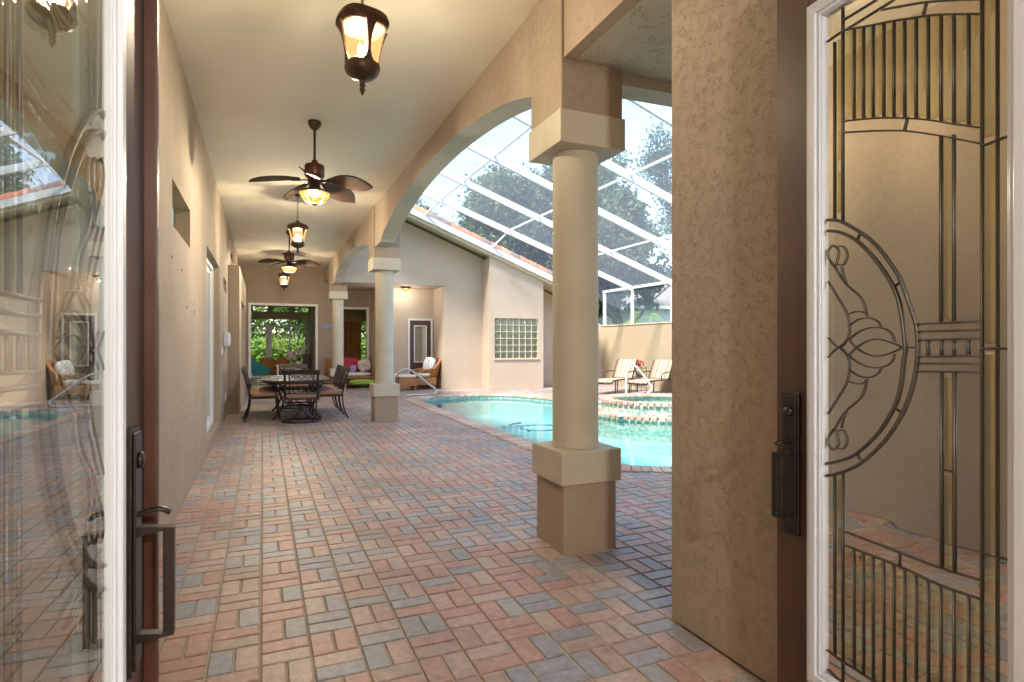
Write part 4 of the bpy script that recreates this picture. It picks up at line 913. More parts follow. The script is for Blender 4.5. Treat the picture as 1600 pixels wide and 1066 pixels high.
def make_fan():
    t = thing('ceiling_fan', 'near ceiling fan with five brown palm leaf blades and glowing amber bowl', 'ceiling fan', (0,0,0), group='ceiling fans over the corridor')
    K = dict(local=True); Hc = 3.80-3.16       # z=0 at the blade plane
    b = MB(); b.lathe([(.068,Hc-.001),(.070,Hc-.02),(.060,Hc-.055),(.035,Hc-.085),(.016,Hc-.095)], 24); b.build('canopy', 'bronze', t, smooth=True, **K)
    b = MB(); b.lathe([(.013,Hc-.09),(.013,.19)], 12); b.build('downrod', 'bronze', t, smooth=True, **K)
    b = MB(); b.lathe([(.020,.22),(.030,.215),(.032,.185),(.07,.175),(.098,.165),(.105,.15),(.105,.05),(.095,.035),(.075,.02),(.07,-.03),(.05,-.05)], 32); o = b.build('motor', 'fan_motor', t, smooth=True, **K); o.modifiers.new('e','EDGE_SPLIT').split_angle = R(35)
    b = MB(); b.lathe([(.058,-.045),(.062,-.06),(.06,-.085),(.10,-.10),(.155,-.118),(.163,-.125),(.160,-.137),(.05,-.137)], 32); b.build('fitter', 'bronze', t, smooth=True, **K)
    b = MB(); b.lathe([(.156,-.137),(.150,-.16),(.128,-.20),(.095,-.232),(.055,-.25),(.02,-.256),(.001,-.257)], 32); b.build('light_bowl', 'bowl_glass', t, smooth=True, **K)
    b = MB(); pr = [(.158,-.137),(.152,-.16),(.130,-.201),(.097,-.234),(.056,-.252)]
    for k in range(8):
        a = 2*PI*k/8; b.tube([(r_*math.cos(a), r_*math.sin(a), z) for r_, z in pr], .0028, 5)
    for r_, z in ((.158,-.139),(.118,-.216)): b.tube([(r_*math.cos(2*PI*i/32), r_*math.sin(2*PI*i/32), z) for i in range(32)], .0032, 5, True)
    b.lathe([(.030,-.250),(.028,-.262),(.012,-.270),(.001,-.272)], 16); b.build('bowl_cage', 'bronze', t, smooth=True, **K)
    n = 14; outl = [(0,.030),(.04,.045),(.10,.078),(.17,.104),(.25,.118),(.33,.115),(.40,.095),(.45,.066),(.49,.035),(.51,.012)]
    vs_, fs, rim = [], [], []; m_ = 6
    for i, (x, w) in enumerate(outl):
        for j in range(-m_, m_+1):
            u_ = j/m_; vs_.append((.15+x, w*u_, .020*(u_*u_)-.030*(x/.5)**2*1.2)); rim.append(abs(u_)**2 if 0 < i < len(outl)-1 else 1)
    k_ = 2*m_+1
    for i in range(len(outl)-1):
        for j in range(2*m_): fs.append((i*k_+j, i*k_+j+1, (i+1)*k_+j+1, (i+1)*k_+j))
    me = bpy.data.meshes.new('blade'); me.from_pydata(vs_, [], fs); me.materials.append(MATS['fan_blade'])
    at = me.attributes.new('rim', 'FLOAT', 'POINT'); at.data.foreach_set('value', [r_*.75 for r_ in rim]); me.polygons.foreach_set('use_smooth', [True]*len(me.polygons))
    for k in range(5):
        a = R(-78+72*k)+R(-23)
        o = bpy.data.objects.new('blade', me); COL.objects.link(o); o.parent = t; s = o.modifiers.new('s', 'SOLIDIFY'); s.thickness = .009
        o.rotation_mode = 'QUATERNION'; M = Matrix.Rotation(a, 3, 'Z') @ Matrix.Rotation(R(6), 3, 'Y') @ Matrix.Rotation(R(-26), 3, 'X')
        o.rotation_quaternion = M.to_quaternion(); o.location = (0,0,-.005)
        b = MB(); b.tube([(.07,0,.0),(.11,0,.004),(.16,0,-.004),(.24,0,-.012)], [.014,.012,.012,.006], 6, sq=(1.6,.5)); b.tube([(.15,-.03,0),(.15,.03,0)], .007, 6)
        b.xf(M.to_4x4()); b.build('blade_arm', 'bronze', t, smooth=True, **K)
    point('lamp_light', (0,0,-.17), 118, (1,.97,.93), .06, t)
    return t
fan = make_fan(); fan.location = (LX,6.69,3.16)
copy_tree(fan, (LX,13.37,3.16), R(14), 'farther ceiling fan with amber bowl between the two small lanterns')
# flush light in the alcove ceiling
t = thing('alcove_light', 'small round flush ceiling light in the alcove above the rattan chair', 'ceiling light', (4.05,17.9,3.10))
b = MB(); b.lathe([(.15,3.150),(.155,3.13),(.13,3.10),(.11,3.095)], 24, (4.05,17.9,0)); b.build('rim', 'bronze', t, smooth=True)
b = MB(); b.lathe([(.12,3.096),(.10,3.05),(.06,3.02),(.001,3.01)], 24, (4.05,17.9,0)); b.build('bowl', 'amber_pane', t, smooth=True)
point('lamp_light', (0,0,-.09), 5, (1,.95,.88), .03, t)
# foyer chandelier behind the camera (its sparkle shows in the leaded glass)
t = thing('chandelier', 'foyer chandelier of candle bulbs reflected in the leaded door glass', 'chandelier', (.8,-1.9,2.5))
b = MB(); b.tube([(.8,-1.9,3.2),(.8,-1.9,2.3)], .012, 8); b.lathe([(.05,3.2),(.05,3.17),(.01,3.15)], 16, (.8,-1.9,0)); b.ball((.8,-1.9,2.3), .05, 6); b.build('stem', 'bronze', t, smooth=True)
for k in range(6):
    a = 2*PI*k/6+.3; x, y = .8+.36*math.cos(a), -1.9+.36*math.sin(a)
    b = MB(); b.tube(spline([(.8,-1.9,2.32),(.8+.2*math.cos(a),-1.9+.2*math.sin(a),2.22),(x,y,2.32),(x,y,2.38)], 4), .008, 6); b.build('arm', 'bronze', t, smooth=True)
    b = MB(); b.lathe([(.008,2.39),(.014,2.42),(.006,2.46),(.001,2.47)], 10, (x,y,0)); b.build('bulb', 'bulb', t, smooth=True)
point('lamp_light', (0,0,-.12), 50, (1,.93,.84), .10, t)

# ================================================================ dining set
def lattice(b, x0, x1, z0, z1, n, y, tl, r=.006):
    """diagonal crossing bars in the back plane; tl maps (x,z) to xyz"""
    Wd, Hh = x1-x0, z1-z0; st = Wd/n
    for sgn in (1, -1):
        k = -n*2
        while k < n*2:
            a = x0+k*st; pts = []
            for zz in (z0, z1):
                pts.append((a+sgn*(zz-z0), zz))
            (xa, za), (xb, zb) = pts
            if sgn < 0: xa += 0
            t0, t1 = 0.0, 1.0
            dx = xb-xa
            for lim, s_ in ((x0, 1), (x1, -1)):
                if abs(dx) > 1e-9:
                    tt = (lim-xa)/dx; ok0 = (xa-lim)*s_ >= -1e-9; ok1 = (xb-lim)*s_ >= -1e-9
                    if ok0 and ok1: continue
                    if not ok0 and not ok1: t0 = 2; break
                    if ok0: t1 = min(t1, tt)
                    else: t0 = max(t0, tt)
            if t1-t0 > .03:
                b.tube([tl(xa+dx*t0, za+(zb-za)*t0), tl(xa+dx*t1, za+(zb-za)*t1)], r, 5, sq=(1,.6))
            k += 1
def cushion(w, d, h, c, name, m, parent, r=.03):
    b = MB(); n_ = 8; vs_ = []
    prof = [(.86,0),(.97,.12),(1,.35),(1,.62),(.975,.86),(.90,1.0),(.55,1.06),(.0,1.08)]
    b.lathe([(max(p[0],.001), p[1]) for p in prof], 32, e=7, rot=0)
    b.v = [(c[0]+x*w/2, c[1]+y*d/2, c[2]+z*h) for x, y, z in b.v]
    return b.build(name, m, parent, smooth=True, local=True)
def make_chair(swivel=False):
    t = thing('dining_chair', 'x', 'chair', (0,0,0), group='cast metal dining chairs around the slate table')
    K = dict(local=True); M = 'cast_aluminium'; S = .42
    tl = lambda x, z: (x, -.22-(z-.44)*.24-max(0,z-.8)*.10, z)
    if not swivel:
        for s in (-1, 1):
            b = MB(); b.tube(spline([(s*.235,.235,S),(s*.235,.245,.25),(s*.24,.262,.10),(s*.242,.275,0)], 3), .014, 6); b.build('leg', M, t, smooth=True, **K)
            b = MB(); b.tube(spline([(s*.235,-.22,S),(s*.238,-.235,.25),(s*.243,-.275,.10),(s*.246,-.33,0)], 3), .015, 6); b.build('leg', M, t, smooth=True, **K)
    else:
        b = MB(); b.tube([(.27*math.cos(2*PI*i/32), .27*math.sin(2*PI*i/32), .016) for i in range(32)], .016, 6, True); b.build('ring_base', M, t, smooth=True, **K)
        b = MB()
        for k in range(4):
            a = PI/4+k*PI/2; b.tube(spline([(.265*math.cos(a), .265*math.sin(a), .02),(.15*math.cos(a), .15*math.sin(a), .07),(.05*math.cos(a), .05*math.sin(a), .17),(.02*math.cos(a), .02*math.sin(a), .24)], 4), .014, 6, sq=(1.4,.8))
        b.lathe([(.04,.18),(.04,.24),(.03,.28),(.03,.32)], 12); b.build('pedestal', M, t, smooth=True, **K)
        b = MB()
        for s in (-1, 1): b.tube(spline([(s*.03,.0,.30),(s*.12,.12,.30),(s*.2,.2,.37),(s*.22,.22,.40)], 4), .012, 6); b.tube(spline([(s*.03,.0,.30),(s*.12,-.12,.30),(s*.2,-.2,.37),(s*.22,-.22,.40)], 4), .012, 6)
        b.build('spring_arms', M, t, smooth=True, **K)
    b = MB(); b.tube([(-.24,-.23,S),(.24,-.23,S),(.245,.24,S),(-.245,.24,S)], .018, 4, True, sq=(.8,1.2)); b.box(-.23,.23,-.22,.23,S-.004,S+.006); b.build('seat_frame', M, t, **K)
    cushion(.50, .50, .075, (0,.01,S+.012), 'seat_cushion', 'cushion_tan', t)
    for s in (-1, 1):
        b = MB(); b.tube([tl(s*.225, z) for z in (.40,.55,.70,.85,.91)], .014, 6, sq=(1,1.2)); b.build('back_post', M, t, smooth=True, **K)
        b = MB(); b.tube(spline([tl(s*.232,.66),(s*.265,-.15,.675),(s*.275,.05,.66),(s*.272,.16,.63),(s*.25,.20,.56),(s*.24,.20,S)], 4), .014, 6, sq=(1.2,.8)); b.build('arm', M, t, smooth=True, **K)
    b = MB(); zs = [.855,.87,.90,.93,.945]; vs_ = []
    for i in range(9):
        x = -.25+.5*i/8; cv_ = .012*(1-(x/.25)**2)
        for dz, dy in ((.0,.012),(.085,.012),(.085,-.014),(.0,-.014)):
            p = tl(x, .845+dz); vs_.append((p[0], p[1]+dy-cv_, p[2]+cv_*.8))
    b.add(vs_, [(4*i+j,4*i+(j+1)%4,4*i+4+(j+1)%4,4*i+4+j) for i in range(8) for j in range(4)]+[(0,1,2,3),(32,33,34,35)]); b.build('top_rail', M, t, bevel=.004, **K)
    b = MB(); b.tube([tl(-.22,.52), tl(.22,.52)], .011, 6)
    for s in (-1,1): b.tube([tl(s*.165,.52), tl(s*.165,.86)], .009, 6)
    lattice(b, -.165, .165, .53, .85, 4, 0, tl, .0075); b.build('lattice', M, t, smooth=True, **K)
    return t
chair = make_chair()
def widen(t, k):
    for o in bpy.data.objects:
        if o.parent == t: o.scale.x = k; o.location.x *= k
widen(chair, 1.12)
TX, TY = .58, 12.25
tbl = thing('dining_table', 'long dark slate topped dining table with curved metal legs on the brick walk', 'table', (TX,TY,0))
b = MB(); P = []
for i in range(48):
    a = 2*PI*i/48; q = (abs(math.cos(a))**4+abs(math.sin(a))**4)**(-1/4); P.append((TX+.60*q*math.cos(a), TY+1.02*q*math.sin(a)))
b.prism(P, (.700,.728), XY); b.build('tabletop', 'table_slate', tbl, bevel=.005)
b = MB(); b.prism([(TX+(x-TX)*.93, TY+(y-TY)*.96) for x, y in P], (.65,.699), XY); b.build('apron', 'cast_aluminium', tbl)
for sx in (-1,1):
    for sy in (-1,1):
        b = MB(); X_, Y_ = TX+sx*.30, TY+sy*.72
        for d in (-.03,.03): b.tube(spline([(X_+sx*.12,Y_+d,.66),(X_+sx*.02,Y_+d,.50),(X_-sx*.06,Y_+d,.32),(X_+sx*.0,Y_+d,.14),(X_+sx*.12,Y_+sy*.05+d,.0)], 4), .017, 6)
        b.build('leg', 'cast_aluminium', tbl, smooth=True)
b = MB(); b.tube([(TX,TY-.72,.30),(TX,TY+.72,.30)], .015, 6)
for sy in (-1,1): b.tube([(TX-.24,TY+sy*.72,.30),(TX+.24,TY+sy*.72,.30)], .015, 6)
b.build('stretcher', 'cast_aluminium', tbl)
RX = 1.20; LXc = -.06; YS = [11.62, 12.28, 12.94]
lab = ['nearest', 'middle', 'farthest']
chair.location = (RX-.05, YS[0], 0); chair.rotation_euler = (0,0,R(90)); chair['label'] = 'nearest of the three lattice back chairs on the pool side of the dining table'
for i in (1,2): copy_tree(chair, (RX-.05, YS[i], 0), R(90), lab[i]+' of the three lattice back chairs on the pool side of the dining table')
for i in range(3): copy_tree(chair, (LXc+.06, YS[i]+.02, 0), R(-90+(3 if i==0 else 0)), lab[i]+' of the lattice back chairs between the dining table and the left wall')
sw = make_chair(True); widen(sw, 1.2); sw.name = 'swivel_chair'; sw.location = (.635, 11.08, 0); sw.rotation_euler = (0,0,R(-4)); sw['label'] = 'swivel dining chair on a round base at the near end of the dining table'
copy_tree(sw, (.62, 13.55, 0), R(180), 'swivel dining chair at the far end of the table facing the viewer')
for i, y in enumerate((12.1, 12.75)):
    for k, (x_) in enumerate((.36,)):
        b = MB(); b.lathe([(.001,0),(.17,0),(.175,.012),(.001,.006)], 24); b.v = [(x_+a*1.1, y+c_, .729+z) for a,c_,z in b.v]; tag(b.build('placemat', 'cushion_stripe'), ('nearer', 'farther')[i]+' blue grey round place mat on the left side of the table', 'placemat', 'place mats on the dining table')

# ================================================================ rattan furniture
def pad(c, s, name, m, parent=None, rot=None, label=None, cat=None, grp=None):
    b = MB(); b.ball((0,0,0), .5, 10)
    v = []
    for x, y, z in b.v:
        f = lambda q, e=.45: math.copysign(abs(2*q)**e, q)*.5
        v.append((f(x)*s[0], f(y)*s[1], z*s[2]*(1.0)))
    b.v = v
    if rot: b.xf(rot.to_4x4())
    b.v = [(x+c[0], y+c[1], z+c[2]) for x,y,z in b.v]
    o = b.build(name, m, parent, smooth=True)
    if cat: tag(o, label, cat, grp)
    return o
# sofa with red back cushions
sx0, sx1, sy0, sy1 = 1.85, 3.22, 18.72, 19.48
t = thing('rattan_sofa', 'honey rattan sofa with red back cushion and white seat behind the far columns', 'sofa', ((sx0+sx1)/2,19.1,0))
b = MB()
for x in (sx0+.04,sx1-.04):
    for y in (sy0+.04, sy1-.04): b.tube([(x,y,0),(x,y,.36)], .028, 8)
b.build('legs', 'rattan', t, smooth=True)
b = MB(); b.box(sx0,sx1,sy0,sy1,.30,.38); b.build('seat_frame', 'rattan', t, bevel=.02)
b = MB(); b.tube([(sx0+.05,sy0+.03,.12),(sx1-.05,sy0+.03,.12)], .02, 8); b.tube(spline([(sx0+.05,sy0+.03,.13),((sx0+sx1)/2,sy0+.03,.22),(sx1-.05,sy0+.03,.13)], 6), .014, 8); b.build('apron', 'rattan', t, smooth=True)
for x in (sx0,sx1):
    b = MB(); b.tube(spline([(x,sy0+.02,0.05),(x,sy0+.0,.45),(x,sy0+.05,.62),(x,sy0+.3,.66),(x,sy1-.1,.78),(x,sy1,.95)], 5), .035, 8)
    for k in range(4): b.tube([(x,sy0+.1+.15*k,.36),(x,sy0+.1+.15*k,.62)], .013, 6)
    b.build('arm', 'rattan', t, smooth=True)
pad(((sx0+sx1)/2,18.98,.43), (1.28,.62,.13), 'seat_cushion', 'cushion_cream', t)
pad(((sx0+sx1)/2-.12,19.34,.73), (1.0,.18,.46), 'back_cushion', 'cushion_red', t)
pad((3.0,19.22,.70), (.42,.16,.40), 'throw_pillow', 'floral_pink', None, Matrix.Rotation(R(-14),3,'Y'), 'floral pink throw pillow leaning at the right end of the rattan sofa', 'pillow')
pad((2.62,19.05,.60), (.20,.12,.24), 'throw_pillow', 'lilac_fabric', None, None, 'small lilac pillow on the white seat of the rattan sofa', 'pillow')
pad((1.86,18.62,.66), (.22,.30,.52), 'throw_pillow', 'sofa_brown', None, Matrix.Rotation(R(18),3,'Y'), 'russet brown cushion standing at the left end of the rattan sofa', 'pillow')
pad((2.85,18.62,.20), (.85,.20,.17), 'floor_cushion', 'lime_fabric', None, None, 'lime green cushion tucked under the front of the rattan sofa', 'cushion')
# armchair and ottoman
t = thing('rattan_armchair', 'honey rattan armchair with cream cushions facing left beside the alcove corner', 'armchair', (4.62,17.75,0), R(0))
K = dict(local=True)
b = MB()
for x, y in ((-.33,-.30),(-.33,.30),(.22,-.30),(.22,.30)): b.tube([(x,y,0),(x*.97,y*.97,.33)], .03, 8)
b.build('legs', 'rattan', t, smooth=True, **K)
b = MB(); b.box(-.36,.28,-.33,.33,.13,.36); b.build('woven_base', 'rattan', t, bevel=.03, **K)
b = MB(); P = []
for i in range(25):
    a = PI*i/24-PI/2; x = .20*math.cos(a)+.10 if abs(i-12) < 12 else -.30; P.append((x+.20*(math.cos(a)), .36*math.sin(a), .58+.40*max(0,math.cos(a))**1.5))
P = [(-.38,-.34,.50),(-.2,-.37,.57)]+P[2:-2]+[(-.2,.37,.57),(-.38,.34,.50)]
b.tube(spline(P, 2), .038, 8); b.build('arm_rail', 'rattan', t, smooth=True, **K)
b = MB(); vs_ = []; n_ = 20
for i in range(n_+1):
    a = PI*i/n_-PI/2
    for z0_, k_ in ((.34, .9), (.62, 1.0), (1.0, 1.0)):
        z_ = .36 if z0_ < .4 else (.58 if z0_ < .7 else .58+.40*max(0, math.cos(a))**1.5)
        vs_.append(((.10+.36*math.cos(a))*(.85 if z0_ < .4 else .95)+(.10 if z_ > .8 else 0), .355*math.sin(a)*k_, z_))
b.add(vs_, [(3*i+j,3*i+3+j,3*i+4+j,3*i+1+j) for i in range(n_) for j in range(2)]); o = b.build('woven_back', 'rattan', t, smooth=True, **K); q = o.modifiers.new('s','SOLIDIFY'); q.thickness = .025
def lpad(c, s, name, m, t, rot=None):
    o = pad(c, s, name, m, None, rot); o.parent = t; return o
lpad((-.06,0,.42), (.60,.58,.13), 'seat_cushion', 'cushion_cream', t)
lpad((.20,0,.62), (.16,.50,.34), 'back_cushion', 'cushion_cream', t, Matrix.Rotation(R(14),3,'Y'))
pad((4.72,17.62,.76), (.15,.42,.44), 'throw_pillow', 'floral_blue', None, Matrix.Rotation(R(18),3,'Y') @ Matrix.Rotation(R(35),3,'Z'), 'round white pillow with blue print leaning on the rattan armchair', 'pillow')
t = thing('rattan_ottoman', 'rattan ottoman with white cushion in front of the rattan armchair', 'ottoman', (3.98,17.55,0))
b = MB(); b.box(-.27,.27,-.27,.27,.12,.36)
for x in (-.22,.22):
    for y in (-.22,.22): b.tube([(x,y,0),(x,y,.14)], .03, 8)
b.build('woven_base', 'rattan', t, bevel=.03, local=True); lpad((0,0,.41), (.56,.56,.12), 'seat_cushion', 'cushion_cream', t)

# ================================================================ rails and loungers by the pool
b = MB(); P = spline([(3.18,15.55,.0),(3.19,15.55,.40),(3.27,15.55,.60),(3.48,15.55,.70),(3.62,15.52,.70),(3.85,15.48,.53),(4.12,15.44,.30),(4.28,15.42,.18),(4.32,15.40,.10),(4.24,15.36,.045),(4.0,15.3,.035),(3.62,15.25,.04),(3.45,15.25,.01)], 6)
b.tube(P, .024, 10); tag(b.build('pool_handrail', 'steel', smooth=True), 'bent stainless handrail at the far left corner of the pool beside the middle column', 'handrail')
b = MB(); P = spline([(8.06,11.9,.0),(8.06,11.9,.55),(8.10,11.9,.82),(8.22,11.9,.90),(8.36,11.88,.80),(8.60,11.84,.52),(8.72,11.8,.34),(8.66,11.78,.22),(8.5,11.75,.16),(8.3,11.7,.13),(8.1,11.62,.10)], 6)
b.tube(P, .026, 10); tag(b.build('spa_handrail', 'rail_white', smooth=True), 'white curved handrail at the far side of the raised spa', 'handrail')
def make_lounger():
    t = thing('sun_lounger', 'left striped sling sun lounger beside the garden wall behind the spa', 'sun lounger', (0,0,0), group='striped sun loungers by the garden wall')
    K = dict(local=True); wd = .31
    side = lambda s: spline([(s*0-1.05,s*wd,.34),(-.98,s*wd,.39),(-.6,s*wd,.41),(0,s*wd,.40),(.35,s*wd,.39)], 3)
    b = MB()
    for s in (-1,1): b.tube([(-1.08,s*wd,.32),(-1.0,s*wd,.38),(-.5,s*wd,.40),(.42,s*wd,.38),(.80,s*wd,.36)], .018, 8)
    b.tube([(-1.08,-wd,.32),(-1.08,wd,.32)], .016, 8); b.tube([(.80,-wd,.36),(.80,wd,.36)], .016, 8); b.build('frame', 'cast_aluminium', t, smooth=True, **K)
    for x in (-.85,.55):
        for s in (-1,1):
            b = MB(); b.tube([(x,s*wd,.38),(x-.04,s*(wd+.01),.2),(x-.05,s*(wd+.01),0)], .016, 8); b.build('leg', 'cast_aluminium', t, smooth=True, **K)
    for s in (-1,1):
        b = MB(); b.tube(spline([(-.30,s*(wd+.02),.40),(-.28,s*(wd+.03),.55),(-.05,s*(wd+.04),.60),(.25,s*(wd+.04),.60),(.42,s*(wd+.02),.58)], 4), .015, 8); b.build('arm', 'cast_aluminium', t, smooth=True, **K)
    def sling(P, name):
        b = MB(); w = wd-.02; pts = spline([Vector((x,0,z)) for x, z in P], 4); vs_ = []
        for p in pts: vs_ += [(p.x,-w,p.z),(p.x,w,p.z)]
        b.add(vs_, [(2*i,2*i+1,2*i+3,2*i+2) for i in range(len(pts)-1)]); o = b.build(name, 'sling_stripe', t, smooth=True, **K); q = o.modifiers.new('s','SOLIDIFY'); q.thickness = .012; return o
    sling([(-1.07,.34),(-.98,.40),(-.5,.415),(0,.405),(.18,.40)], 'seat_sling')
    sling([(.18,.41),(.30,.62),(.42,.82),(.50,.92),(.56,.93)], 'back_sling')
    b = MB()
    for s in (-1,1): b.tube([(.18,s*wd,.39),(.42,s*wd,.80),(.52,s*wd,.925),(.58,s*wd,.92)], .015, 8); b.tube([(.38,s*wd*.9,.72),(.66,s*wd*.9,.38)], .011, 6)
    b.tube([(.38,-wd,.72),(.38,wd,.72)], .011, 6); b.build('back_frame', 'cast_aluminium', t, smooth=True, **K)
    return t
lg = make_lounger(); lg.location = (9.42,14.25,0); lg.rotation_euler = (0,0,R(30))
copy_tree(lg, (10.15,13.55,0), R(26), 'right striped sling sun lounger nearest the stucco pillar')
t = thing('plant_stand', 'dark metal plant stand with red flowers between the two loungers', 'plant stand', (10.15,14.35,0))
b = MB()
for s in (-1,1):
    for q in (-1,1): b.tube([(s*.18,q*.12,0),(s*.18,q*.12,.72)], .009, 6)
for z in (.18,.42,.68): b.tube([(-.18,-.12,z),(.18,-.12,z),(.18,.12,z),(-.18,.12,z)], .008, 5, True)
for k in range(5): b.tube([(-.12+.06*k,-.12,.1),(-.12+.06*k,-.12,.2)], .006, 5)
for z in (.28,.52): b.tube([(.07*math.cos(2*PI*i/16),-.13,z+.07*math.sin(2*PI*i/16)) for i in range(16)], .007, 5, True)
b.build('frame', 'black_metal', t, smooth=True, local=True)
for z, c_ in ((.20,'teal_fabric'),(.44,'cushion_stripe')):
    b = MB(); b.lathe([(.06,z),(.09,z+.14),(.085,z+.14)], 16); b.build('pot', c_, t, smooth=True, local=True)
b = MB()
for k in range(60):
    a, r_ = random.uniform(0,2*PI), random.uniform(0,.16); b.ball((r_*math.cos(a), r_*math.sin(a), .74+random.uniform(0,.16)), random.uniform(.018,.035), 3)
b.build('flowers', 'petal_red', t, local=True)

# ================================================================ family room furniture
t = thing('orange_sofa', 'burnt orange rolled arm sofa in front of the garden window in the far room', 'sofa', (.62,22.3,0))
b = MB(); b.box(-.70,.70,-.35,.40,.08,.42); b.build('base', 'sofa_brown', t, bevel=.04, local=True)
b = MB(); b.box(-.68,.68,.22,.42,.40,.80); b.build('back', 'sofa_brown', t, bevel=.05, local=True)
for s in (-1,1):
    b = MB(); b.tube([(s*.80,-.40,.50),(s*.80,.40,.50)], .17, 16); b.box(s*.80-.13,s*.80+.13,-.39,.39,.06,.45); b.build('arm', 'sofa_brown', t, smooth=True, local=True)
for x in (-.45,0,.45): lpad((x,.12,.68), (.46,.20,.46), 'back_cushion', 'cushion_orange', t)
lpad((-.33,-.08,.47), (.66,.56,.14), 'seat_cushion', 'cushion_orange', t); lpad((.33,-.08,.47), (.66,.56,.14), 'seat_cushion', 'cushion_orange', t)
pad((.95,22.2,.95), (.42,.20,.34), 'throw_pillow', 'floral_pink', None, None, 'floral pillow on top of the orange sofa back', 'pillow')
t = thing('side_table', 'white side table between the dining table and the orange sofa', 'table', (.72,20.6,0))
b = MB(); b.box(-.34,.34,-.25,.25,.66,.70); b.box(-.31,.31,-.22,.22,.58,.66); b.build('top', 'white_paint', t, bevel=.006, local=True)
for x in (-.28,.28):
    for y in (-.2,.2):
        b = MB(); b.box(x-.025,x+.025,y-.025,y+.025,0,.58); b.build('leg', 'white_paint', t, local=True)
t = thing('potted_plant', 'small bright green plant in a glass bowl on the white side table', 'plant', (.86,20.5,.701))
b = MB(); b.lathe([(.05,0),(.08,.03),(.085,.09),(.06,.12)], 16); b.build('bowl', 'wax_green', t, smooth=True, local=True)
b = MB()
for k in range(26):
    a = random.uniform(0,2*PI); r_ = random.uniform(.03,.12); h = random.uniform(.14,.26)
    b.tube([(0,0,.08),(r_*.5*math.cos(a),r_*.5*math.sin(a),h*.8),(r_*math.cos(a),r_*math.sin(a),h)], [.008,.010,.001], 4, sq=(1.5,.3))
b.build('leaves', 'leaf_bright', t, local=True)
t = thing('orchid', 'tall white orchid sprays at the right of the orange sofa', 'plant', (1.16,21.6,0))
b = MB(); b.lathe([(.10,.60),(.13,.70),(.12,.80)], 16); b.box(-.15,.15,-.15,.15,0,.60); b.build('pot', 'white_paint', t, smooth=False, local=True)
b = MB()
for k in range(5): a = k*1.3; b.tube(spline([(0,0,.78),(.04*math.cos(a),.04*math.sin(a),1.0),(.12*math.cos(a),.12*math.sin(a),1.22),(.22*math.cos(a),.2*math.sin(a),1.2)],4), .006, 5)
b.build('stems', 'leaf_mid', t, local=True)
b = MB()
for k in range(5):
    a = k*1.3
    for j in range(12): u_ = .4+.6*j/12; b.ball((.2*u_*math.cos(a)+random.gauss(0,.03), .2*u_*math.sin(a)+random.gauss(0,.03), .95+.3*u_+random.gauss(0,.04)), .035, 4, sz=(1,.5,1))
b.build('petals', 'orchid_white', t, smooth=True, local=True)['kind'] = 'stuff'
t = thing('lounge_chair', 'teal and green slanted lounge chair at the left edge of the far room', 'chair', (-.12,21.2,0))
b = MB(); b.xf(Matrix.Identity(4)); b.box(-.35,.35,-.3,.3,0,.34); b.build('base', 'curtain_green', t, bevel=.03, local=True)
b = MB(); b.box(-.36,.36,-.06,.06,-.22,.22); b.xf(Matrix.Translation((-.05,0,.55)) @ Matrix.Rotation(R(32),4,'Y')); b.build('back', 'teal_fabric', t, bevel=.03, local=True)
t = thing('media_cabinet', 'black media cabinet standing by the right side of the family room opening', 'cabinet', (1.32,20.6,0))
b = MB(); b.box(-.1,.1,-.3,.3,0,1.05); b.build('case', 'black_metal', t, local=True)
for z in (.2,.5,.8):
    b = MB(); b.box(-.102,-.100,-.27,.27,z,z+.22); b.build('panel', 'leading', t, local=True)

# ================================================================ neighbour's house, trees, hedge
nh = thing('neighbour_house', 'white house with grey tile roof and gutter beyond the garden wall', 'house', (20,24.5,0))
hx0, hx1, hy0, hy1, ez = 17.0, 30, 24.0, 34.0, 3.25
b = MB(); b.box(hx0,hx1,hy0,hy1,0,ez); b.build('walls', 'house_white', nh)
ov = .45; rx0, rx1, ry0, ry1 = hx0-ov, hx1+ov, hy0-ov, hy1+ov; cx, ri = (rx0+rx1)/2, 1.9
b = MB(); v = [(rx0,ry0,ez),(rx1,ry0,ez),(rx1,ry1,ez),(rx0,ry1,ez),(rx0+(ry1-ry0)/2,(ry0+ry1)/2,ez+2.3),(rx1-(ry1-ry0)/2,(ry0+ry1)/2,ez+2.3)]
b.add(v, [(0,1,5,4),(1,2,5),(2,3,4,5),(3,0,4),(0,3,2,1)]); b.build('roof', 'roof_grey', nh)
# barrel rows down both visible slopes
b = MB(); hr = (ry1-ry0)/2; sp_ = .28
y = ry0+.1
while y < ry1-.1:
    d = min(hr, y-ry0, ry1-y)
    b.tube([(rx0-.02,y,ez+.02),(rx0+d,y,ez+2.3*d/hr+.02)], .085, 6); y += sp_
x = rx0+.1
while x < rx1-.1:
    d = min(hr, x-rx0, rx1-x)
    b.tube([(x,ry0-.02,ez+.02),(x,ry0+d,ez+2.3*d/hr+.02)], .085, 6); x += sp_
o = b.build('roof_tiles', 'roof_grey', nh, smooth=True); o['kind'] = 'stuff'
b = MB(); b.box(rx0-.10,rx0,ry0-.1,ry1,ez-.14,ez+.02); b.box(rx0,rx1,ry0-.10,ry0,ez-.14,ez+.02); b.build('gutter', 'white_paint', nh)
b = MB(); b.tube([(rx0-.03,ry0+.3,ez-.1),(hx0-.05,ry0+.5,ez-.5),(hx0-.05,ry0+.5,0)], .05, 6); b.build('downpipe', 'white_paint', nh)

